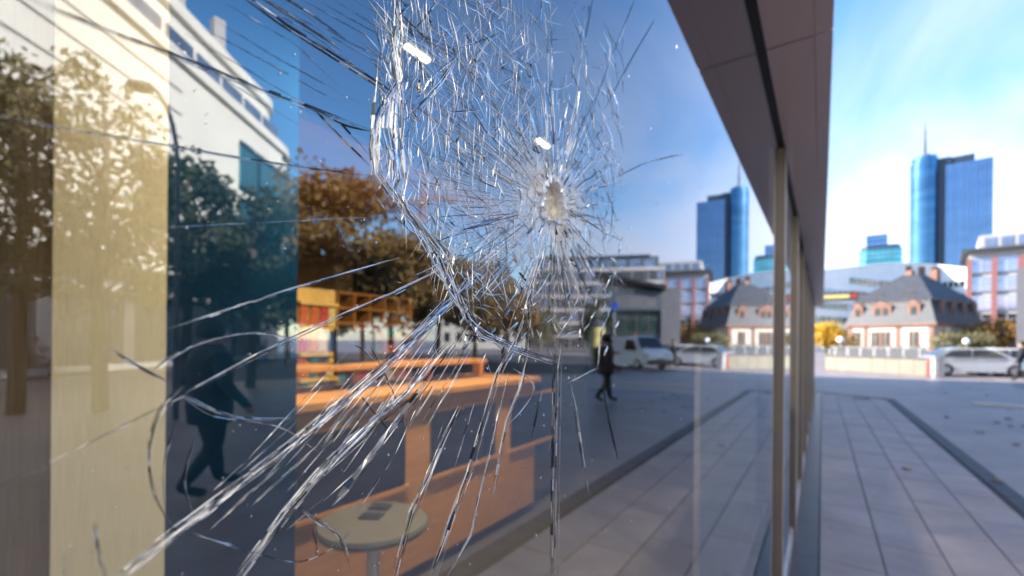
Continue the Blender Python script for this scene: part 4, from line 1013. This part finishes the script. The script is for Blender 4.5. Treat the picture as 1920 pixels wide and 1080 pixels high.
# white planters behind the parapet
LM['grey'] = leaf_mat('grey_green_leaf', (.06,.08,.06), (.16,.18,.15))
for k in range(5):
    p = real(1572+k*37, 660, 31+k*.3)
    t = thing('planter', ('first','second','third','fourth','fifth')[k]+' white planter behind the parapet, counted from the shop front', 'planter', (p.x,p.y,0), .1, 'white planters behind the parapet')
    MB().prism([(-.55,-.2),(.55,-.2),(.55,.2),(-.55,.2)],0,1.28).build('trough', M['white_paint'], t, bevel=.01)
    lf = MB(); r = random.Random(k)
    for q in range(160):
        o = Vector((r.uniform(-.5,.5), r.uniform(-.18,.18), 1.27+abs(r.gauss(0,.12)))); e = Vector((r.gauss(0,1),r.gauss(0,1),r.gauss(0,1))).normalized()*.07; f_ = e.orthogonal().normalized()*.035
        lf.face([o-e,o-f_,o+e,o+f_])
    lf.build('foliage', LM['grey'], t)
# globe lamps
M['globe'] = mat('white_globe', (.85,.85,.85), .3)
for u, v, D, lb in ((1576,637,36,'white globe lamp beside the yellow tree'),(1812,640,40,'white globe lamp before the guardhouse side')):
    p = real(u, v, D); t = thing('street_lamp', lb, 'lamp', (p.x,p.y,0), 0, 'globe lamps')
    z = p.z; MB().bar((0,0,0),(0,0,z-.2),.05,8,.035).build('post', M['steel'], t)
    MB().lathe([(.05,-.26),(.2,-.16),(.26,0),(.2,.16),(.05,.24)], 14, (0,0,z)).build('globe', M['globe'], t, smooth=True)
# litter bin and red post
p = real_ground(1757, 707)
t = thing('litter_bin', 'grey round litter bin at the end of the parapet', 'bin', p)
MB().lathe([(.24,0),(.27,.05),(.27,.85),(.29,.9),(.29,1.0),(.2,1.08)], 18).build('body', M['steel'], t)
MB().lathe([(.15,1.081),(.15,1.10)], 14).build('lid', M['black'], t)
p = real_ground(1743, 706)
t = thing('bollard', 'short dark red bollard beside the litter bin', 'bollard', p)
MB().lathe([(.13,0),(.12,.7),(.13,.75),(.10,.84),(.02,.87)], 14).build('post', M['red'], t); MB().lathe([(.17,0),(.17,.05)], 14, (0,0,.001)).build('foot', M['channel'], t)
# potted plants
for k, (u, v, D, s) in enumerate(((1772,702,27,.6),(1790,700,28.5,.5))):
    p = real(u, 645, D); t = thing('potted_plant', ('grey green potted plant nearest the litter bin','grey green potted plant beside the first silver car')[k], 'plant', (p.x,p.y,0), 0, 'potted plants')
    MB().lathe([(.22,0),(.3,.5),(.32,.55),(.28,.55)], 14).build('pot', M['grey_band'], t)
    lf = MB(); r = random.Random(40+k)
    for q in range(420):
        dq = Vector((r.gauss(0,1),r.gauss(0,1),r.gauss(0,1))).normalized()*s*r.random()**.5; o = Vector((0,0,1.15))+dq; e = Vector((r.gauss(0,1),r.gauss(0,1),r.gauss(0,1))).normalized()*.10; f_ = e.orthogonal().normalized()*.05
        lf.face([o-e,o-f_,o+e,o+f_])
    lf.build('foliage', LM['grey'], t); MB().bar((0,0,.5),(0,0,1.1),.03,6).build('stem', M['bark'], t)

# cars and the van
M['tyre'] = mat('tyre_rubber', (.02,.02,.02), .8); M['rim'] = mat('alloy', (.5,.5,.52), .3, .8)
M['car_glass'] = mat('car_glass', (.015,.02,.025), .06); M['headlamp'] = mat('headlamp_glass', (.8,.8,.78), .1); M['tail'] = mat('red_lamp', (.5,.02,.02), .2)
def vehicle(name, label, cat, loc, rz, paint, prof, glassprof, W, wheels, wr, group=None, stripe=None, extra=None):
    """prof: side outline (x along the car, z), glassprof: list of side window outlines"""
    t = thing(name, label, cat, loc, rz, group)
    zs = [z for x, z in prof]; zmid = min(zs)+(max(zs)-min(zs))*.55; zmax = max(zs)
    def half(z): return W/2 if z <= zmid else W/2*(1-.16*(z-zmid)/(zmax-zmid))
    b = MB(); n = len(prof)
    for s in (-1,1): b.v += [(x, s*half(z), z) for x, z in prof]
    for i in range(n): j = (i+1) % n; b.f.append((i,j,n+j,n+i)); b.mi.append(0)
    b.f.append(tuple(range(n))[::-1]); b.f.append(tuple(range(n,2*n))); b.mi += [0,0]
    me = b.mesh('body', paint); bm = bmesh.new(); bm.from_mesh(me); bmesh.ops.triangulate(bm, faces=[f for f in bm.faces if len(f.verts) > 4]); bmesh.ops.recalc_face_normals(bm, faces=bm.faces[:]); bm.to_mesh(me); bm.free()
    link('body', me, t)
    for g_ in glassprof:
        for s in (-1,1):
            q = MB(); k = len(g_)
            q.v += [(x, s*(half(z)+.004), z) for x, z in g_]+[(x, s*(half(z)+.012), z) for x, z in g_]
            for i in range(k): j = (i+1) % k; q.f.append((i,j,k+j,k+i)); q.mi.append(0)
            q.f.append(tuple(range(k,2*k))); q.mi.append(0); q.build('side_window', M['car_glass'], t)
    for x in wheels:
        for s in (-1,1):
            q = MB().lathe([(wr*.55,-.1),(wr*.95,-.1),(wr,-.07),(wr,.07),(wr*.95,.1),(wr*.55,.1)], 20); o = q.build('wheel', M['tyre'], t); o.rotation_euler = (R_(90),0,0); o.location = (x, s*(W/2-.08), wr)
            q = MB().lathe([(.02,-.112),(wr*.58,-.108),(wr*.58,.108),(.02,.112)], 14); q.build('rim', M['rim'], o)
    return t
CARP = [(-2.1,.35),(-2.15,.62),(-2.1,.88),(-1.75,.98),(-1.2,1.38),(-.7,1.47),(.3,1.45),(.65,1.36),(1.25,.98),(1.95,.84),(2.15,.65),(2.15,.35),(1.2,.22),(-1.2,.22)]
CARG = [[(-1.45,.98),(-1.05,1.32),(-.3,1.38),(-.3,.98)],[(-.22,.98),(-.22,1.38),(.3,1.37),(.6,1.29),(1.05,.98)]]
def car(u, v, rz, m, label):
    p = real_ground(u, v); t = vehicle('parked_car', label, 'car', p, rz, m, CARP, CARG, 1.75, (-1.3,1.32), .31, 'cars parked beyond the parapet')
    q = MB(); q.face([(.72,-.62,1.345),(1.22,-.72,1.01),(1.22,.72,1.01),(.72,.62,1.345)]); q2 = MB()
    q2.v += [(.70,-.64,1.35),(1.22,-.74,1.015),(1.22,.74,1.015),(.70,.64,1.35),(.71,-.64,1.37),(1.24,-.74,1.03),(1.24,.74,1.03),(.71,.64,1.37)]
    q2.f += [(4,5,6,7),(0,1,5,4),(1,2,6,5),(2,3,7,6),(3,0,4,7)]; q2.mi += [0]*5; q2.build('windscreen', M['car_glass'], t)
    q3 = MB(); q3.v += [(-1.24,-.66,1.36),(-1.72,-.74,1.01),(-1.72,.74,1.01),(-1.24,.66,1.36),(-1.26,-.66,1.38),(-1.74,-.74,1.03),(-1.74,.74,1.03),(-1.26,.66,1.38)]
    q3.f += [(7,6,5,4),(0,1,5,4),(1,2,6,5),(2,3,7,6),(3,0,4,7)]; q3.mi += [0]*5; q3.build('rear_window', M['car_glass'], t)
    for s in (-1,1):
        MB().box((2.05,s*.6-.2,.66),(2.17,s*.6+.2,.80)).build('headlight', M['headlamp'], t); MB().box((-2.17,s*.65-.15,.66),(-2.08,s*.65+.15,.88)).build('tail_light', M['tail'], t)
    MB().box((2.12,-.8,.36),(2.2,.8,.5)).build('bumper', M['black'], t); MB().box((-2.2,-.8,.36),(-2.12,.8,.5)).build('bumper', M['black'], t)
M['car_silver'] = mat('silver_paint', (.55,.57,.60), .3, .5, var=.03); M['car_white'] = mat('white_car_paint', (.78,.78,.78), .3, var=.03); M['car_dark'] = mat('dark_car_paint', (.05,.05,.06), .3, var=.03); M['car_red'] = mat('dark_red_paint', (.22,.02,.03), .3)
car(1822, 704, R_(8), M['car_silver'], 'silver parked car beyond the litter bin')
car(1893, 704, R_(5), M['car_white'], 'white parked car next to the silver one')
car(1955, 706, R_(2), M['car_dark'], 'dark parked car at the right edge of the square')
VP = [(-2.4,.35),(-2.42,1.0),(-2.36,1.85),(-2.2,1.98),(.9,2.0),(1.25,1.92),(1.75,1.25),(2.3,1.05),(2.42,.8),(2.42,.38),(1.5,.25),(-1.5,.25)]
VG = [[(.35,1.15),(.35,1.75),(1.05,1.75),(1.45,1.15)]]
p = refl_ground(1188, 690)
M['van_white'] = mat('white_van_paint', (.78,.78,.77), .35, var=.04)
rzv = math.atan2(p.y, p.x)
vn = vehicle('delivery_van', 'white van with red markings reflected behind the walking person', 'van', p, -math.atan2(p.x,p.y)+R_(232), M['van_white'], VP, VG, 1.9, (-1.5,1.55), .33)
q2 = MB(); q2.v += [(1.22,-.75,1.92),(1.76,-.85,1.27),(1.76,.85,1.27),(1.22,.75,1.92),(1.25,-.75,1.94),(1.79,-.85,1.29),(1.79,.85,1.29),(1.25,.75,1.94)]
q2.f += [(4,5,6,7),(0,1,5,4),(1,2,6,5),(2,3,7,6),(3,0,4,7)]; q2.mi += [0]*5; q2.build('windscreen', M['car_glass'], vn)
M['van_red'] = mat('red_marking', (.55,.04,.03), .4)
for s in (-1,1):
    MB().box((-2.0,s*.957-.004,.85),(-.2,s*.957+.004,1.02)).build('marking_stripe', M['van_red'], vn); MB().box((-1.9,s*.957-.004,1.25),(-1.0,s*.957+.004,1.5)).build('marking_panel', M['van_red'], vn)
    MB().box((2.3,s*.65-.2,.82),(2.44,s*.65+.2,1.0)).build('headlight', M['headlamp'], vn); MB().box((-2.44,s*.8-.1,.8),(-2.36,s*.8+.1,1.4)).build('tail_light', M['tail'], vn)
    MB().box((1.2,s*1.0-.08,1.2),(1.3,s*1.0+.08,1.45)).build('wing_mirror', M['black'], vn)
MB().box((2.38,-.9,.38),(2.48,.9,.6)).build('bumper', M['black'], vn); MB().box((2.43,-.26,.62),(2.49,.26,.72)).build('number_plate', M['white_paint'], vn)
M['beacon'] = mat('orange_beacon', (.8,.2,.02), .3); MB().lathe([(.1,2.0),(.11,2.1),(.07,2.2),(.02,2.22)], 12, (.2,0,0)).build('beacon', M['beacon'], vn)

# blue square sign on a post and an advertising column
p = refl(1152, 575, 42); M['sign_blue'] = mat('blue_enamel', (.015,.05,.28), .35)
t = thing('station_sign', 'square blue sign on a tall post reflected near the hole', 'sign', (p.x,p.y,0), -math.atan2(p.x,p.y))
z = p.z; MB().box((-.36,-.08,z-.36),(.36,.08,z+.36)).build('board', M['sign_blue'], t, bevel=.03); MB().bar((0,0,0),(0,0,z-.37),.06,8).build('post', M['steel'], t)
p = refl(1120, 645, 38); t = thing('advertising_column', 'round yellowish advertising column reflected behind the walking person', 'column', (p.x,p.y,0))
M['poster'] = mat('faded_posters', (.50,.42,.18), .7, var=.5, scale=1.2)
MB().lathe([(.6,.25),(.6,2.9)], 20).build('drum', M['poster'], t); MB().lathe([(.68,0),(.68,.249)], 20).build('plinth', M['grey_clad'], t); MB().lathe([(.72,2.901),(.74,3.0),(.5,3.3),(.05,3.5)], 20).build('cap', M['slate'], t)
# curved street lamp over the olive tree
p = refl(330, 645, 9.0); t = thing('street_lamp', 'curved arm street lamp reflected beside the olive tree', 'lamp', (p.x,p.y,0))
b = MB(); zt = refl(330, 230, 9.0).z; b.bar((0,0,0),(0,0,zt-.9),.06,10,.045); e = refl(262, 148, 9.0)-p; e.z = 0; L0 = e.length; d = e/L0
pts = [Vector((0,0,zt-.9))]+[Vector((0,0,zt-.9))+d*(L0*(1-math.cos(a)))+Vector((0,0,1.7*math.sin(a))) for a in (R_(15*k) for k in range(1,7))]
for a, c in zip(pts, pts[1:]): b.bar(a, c, .04, 8)
b.build('pole', M['alu_dark'], t); q = pts[-1]; MB().lathe([(.06,0),(.2,-.06),(.22,-.12),(.1,-.16)], 14, tuple(q)).build('lamp_head', M['alu_dark'], t)
for u, D, hgt, lb in ((1028,40,5.5,'thin dark lamp post reflected before the grey office block'),(700,34,6,'thin lamp post reflected among the brown trees')):
    p = refl(u, 645, D); t = thing('street_lamp', lb, 'lamp', (p.x,p.y,0), 0, 'thin lamp posts'); MB().bar((0,0,0),(0,0,hgt),.08,8,.05).build('post', M['alu_dark'], t); MB().lathe([(.06,0),(.25,.1),(.28,.35),(.1,.45)], 12, (0,0,hgt)).build('lamp_head', M['alu_dark'], t)

# ================================================================== PEOPLE
M['skin'] = mat('skin', (.45,.28,.2), .6); M['coat_dark'] = mat('dark_navy_coat', (.012,.014,.022), .85, var=.3, scale=8); M['trousers'] = mat('black_trousers', (.01,.01,.013), .85, var=.3, scale=8); M['hair'] = mat('dark_hair', (.02,.014,.01), .7); M['shoe'] = mat('black_shoe', (.01,.01,.01), .5)
def person(loc, rz, label, stride=.3, bulk=1.0):
    V = {}; E = []
    def pt(n, co, r, par=None):
        V[n] = (co, r); 
        if par: E.append((par, n))
    s = stride
    pt('pelvis',(0,0,.95),(.17,.13)); pt('waist',(0,.01,1.10),(.16,.12),'pelvis'); pt('chest',(0,.0,1.32),(.19,.14),'waist'); pt('upper',(0,.0,1.44),(.15,.11),'chest')
    pt('neck',(0,.02,1.53),(.06,.06),'upper'); pt('head',(0,.04,1.62),(.085,.1),'neck'); pt('crown',(0,.03,1.72),(.07,.085),'head')
    pt('nose',(0,.15,1.62),(.022,.03),'head')
    for sg, nm in ((-1,'l'),(1,'r')):
        k = s*sg
        pt('hip'+nm,(sg*.10,0,.90),(.105,.11),'pelvis'); pt('knee'+nm,(sg*.11,k*.45+.05*(k<0),.50),(.072,.075),'hip'+nm); pt('ankle'+nm,(sg*.11,k*.85-.12*(k<0),.10+.05*(k<0)),(.048,.05),'knee'+nm); pt('toe'+nm,(sg*.12,k*.85+.17-.12*(k<0),.05),(.045,.035),'ankle'+nm)
        pt('sh'+nm,(sg*.20,0,1.42),(.075,.075),'upper'); pt('el'+nm,(sg*.26,-k*.35-.03,1.14),(.055,.055),'sh'+nm); pt('wr'+nm,(sg*.25,-k*.55+.10,.92),(.035,.04),'el'+nm); pt('hand'+nm,(sg*.25,-k*.6+.13,.83),(.03,.045),'wr'+nm)
    names = list(V); me = bpy.data.meshes.new('person'); me.from_pydata([V[n][0] for n in names], [(names.index(a),names.index(b)) for a,b in E], [])
    o = bpy.data.objects.new('person', me); col.objects.link(o)
    md = o.modifiers.new('skin','SKIN'); o.modifiers.new('sub','SUBSURF').levels = 2
    for i, n in enumerate(names): me.skin_vertices[0].data[i].radius = V[n][1]; me.skin_vertices[0].data[i].use_root = (n == 'pelvis')
    dg = bpy.context.evaluated_depsgraph_get(); ev = o.evaluated_get(dg); m2 = bpy.data.meshes.new_from_object(ev)
    col.objects.unlink(o); bpy.data.objects.remove(o)
    for k in ('coat_dark','trousers','skin','shoe'): m2.materials.append(M[k])
    for p_ in m2.polygons:
        c = p_.center; p_.use_smooth = True
        p_.material_index = 2 if (c.z > 1.55 or (abs(c.x) > .2 and c.z < .90)) else 3 if c.z < .1 else 1 if c.z < .82 else 0
    o = link('person', m2, None, loc, (0,0,rz)); tag(o, label, 'person')
    h = MB().lathe([(.02,.13),(.08,.11),(.105,.03),(.105,-.05),(.08,-.10)], 16, (0,.0,1.70)); h.build('hair', M['hair'], o, smooth=True)
    c = MB().lathe([(.19,.74),(.205,.9),(.185,1.1),(.215,1.32),(.17,1.47),(.075,1.53)], 18); me = c.mesh('coat', M['coat_dark'], True)
    for v in me.vertices: v.co.y *= .78
    link('coat', me, o); o.scale = (bulk, bulk, 1)
    return o
p = refl_ground(1136, 754); person(p, -math.atan2(p.x,p.y)+R_(80), 'walking person in dark clothes reflected in front of the white van', .12, bulk=1.25)
p = refl_ground(392, 925); person(p, -math.atan2(p.x,p.y)+R_(70), 'dark clad person reflected close up in the navy panel', .13, bulk=1.3)
p = refl_ground(1262, 690); person(p, -math.atan2(p.x,p.y)+R_(100), 'small distant person in dark clothes reflected beside the van', .2)

# backpack of the walking person
p = refl_ground(1136, 754); rz = -math.atan2(p.x,p.y)+R_(80)
bp_ = MB().box((-.16,-.34,1.0),(.16,-.15,1.46)).build('backpack', M['black'], None, bevel=.05); bp_.location = p; bp_.rotation_euler = (0,0,rz); tag(bp_, 'black backpack on the back of the walking person', 'backpack')

# ================================================================== FALLEN LEAVES
LFM = [mat('dry_leaf_%d' % i, c, .8, var=.2, scale=30) for i, c in enumerate([(.10,.045,.02),(.20,.10,.04),(.30,.20,.10)])]
rng = random.Random(21)
def leaf_mesh(m):
    n = 9; b = MB(); c = []
    for k in range(n):
        a = 2*math.pi*k/n; r = .055*(1 if k % 2 else .6)*(1.3 if k == 0 else 1); c.append((r*math.cos(a), r*math.sin(a), .006+.012*abs(math.sin(a*1.5))))
    low = [(x,y,z-.002) for x,y,z in c]
    b.face(c); b.face(low[::-1])
    for i in range(n): b.face([low[i],low[(i+1)%n],c[(i+1)%n],c[i]])
    return b.mesh('fallen_leaf', m)
lms = [leaf_mesh(m) for m in LFM]
spots = [(1868,793,0),(1896,800,0),(1893,768,2),(1872,902,2),(1815,728,1),(1842,717,1),(1776,783,1),(1700,880,2),(1850,742,0),(1772,738,1),(1905,835,1),(1838,812,2),(1660,750,1)]
words_ = ['dark curled leaf','brown leaf just beside it','tan leaf farther back','tan leaf nearest the camera','small brown leaf near the cars','small brown leaf before the bin','brown leaf next to the dark channel','pale leaf on the slabs','small dark leaf in the middle distance','small brown leaf behind the channel end','brown leaf near the edge of the picture','pale leaf just beyond the channel','small brown leaf on the last slabs']
for (u, v, k), wd in zip(spots, words_):
    p = real_ground(u, v, .002); o = link('fallen_leaf', lms[k], None, p, (0,0,rng.uniform(0,6))); o.scale = (1.2,1.2,1.4)
    tag(o, wd+' lying on the paving right of the shop', 'leaf', 'fallen leaves')
for (u, v, k, wd) in ((1245,748,0,'dark leaf in the middle of the reflected scatter'),(1262,741,0,'dark leaf of the reflected scatter nearest the mullion'),(1222,753,1,'brown leaf of the reflected scatter near the drain'),(1236,733,2,'tan leaf of the reflected scatter farthest off'),(1206,768,1,'brown leaf of the reflected scatter nearest the walking person')):
    p = refl_ground(u, v, .002); o = link('fallen_leaf', lms[k], None, p, (0,0,rng.uniform(0,6))); o.scale = (1.5,1.5,1.4)
    tag(o, wd, 'leaf', 'reflected fallen leaves')
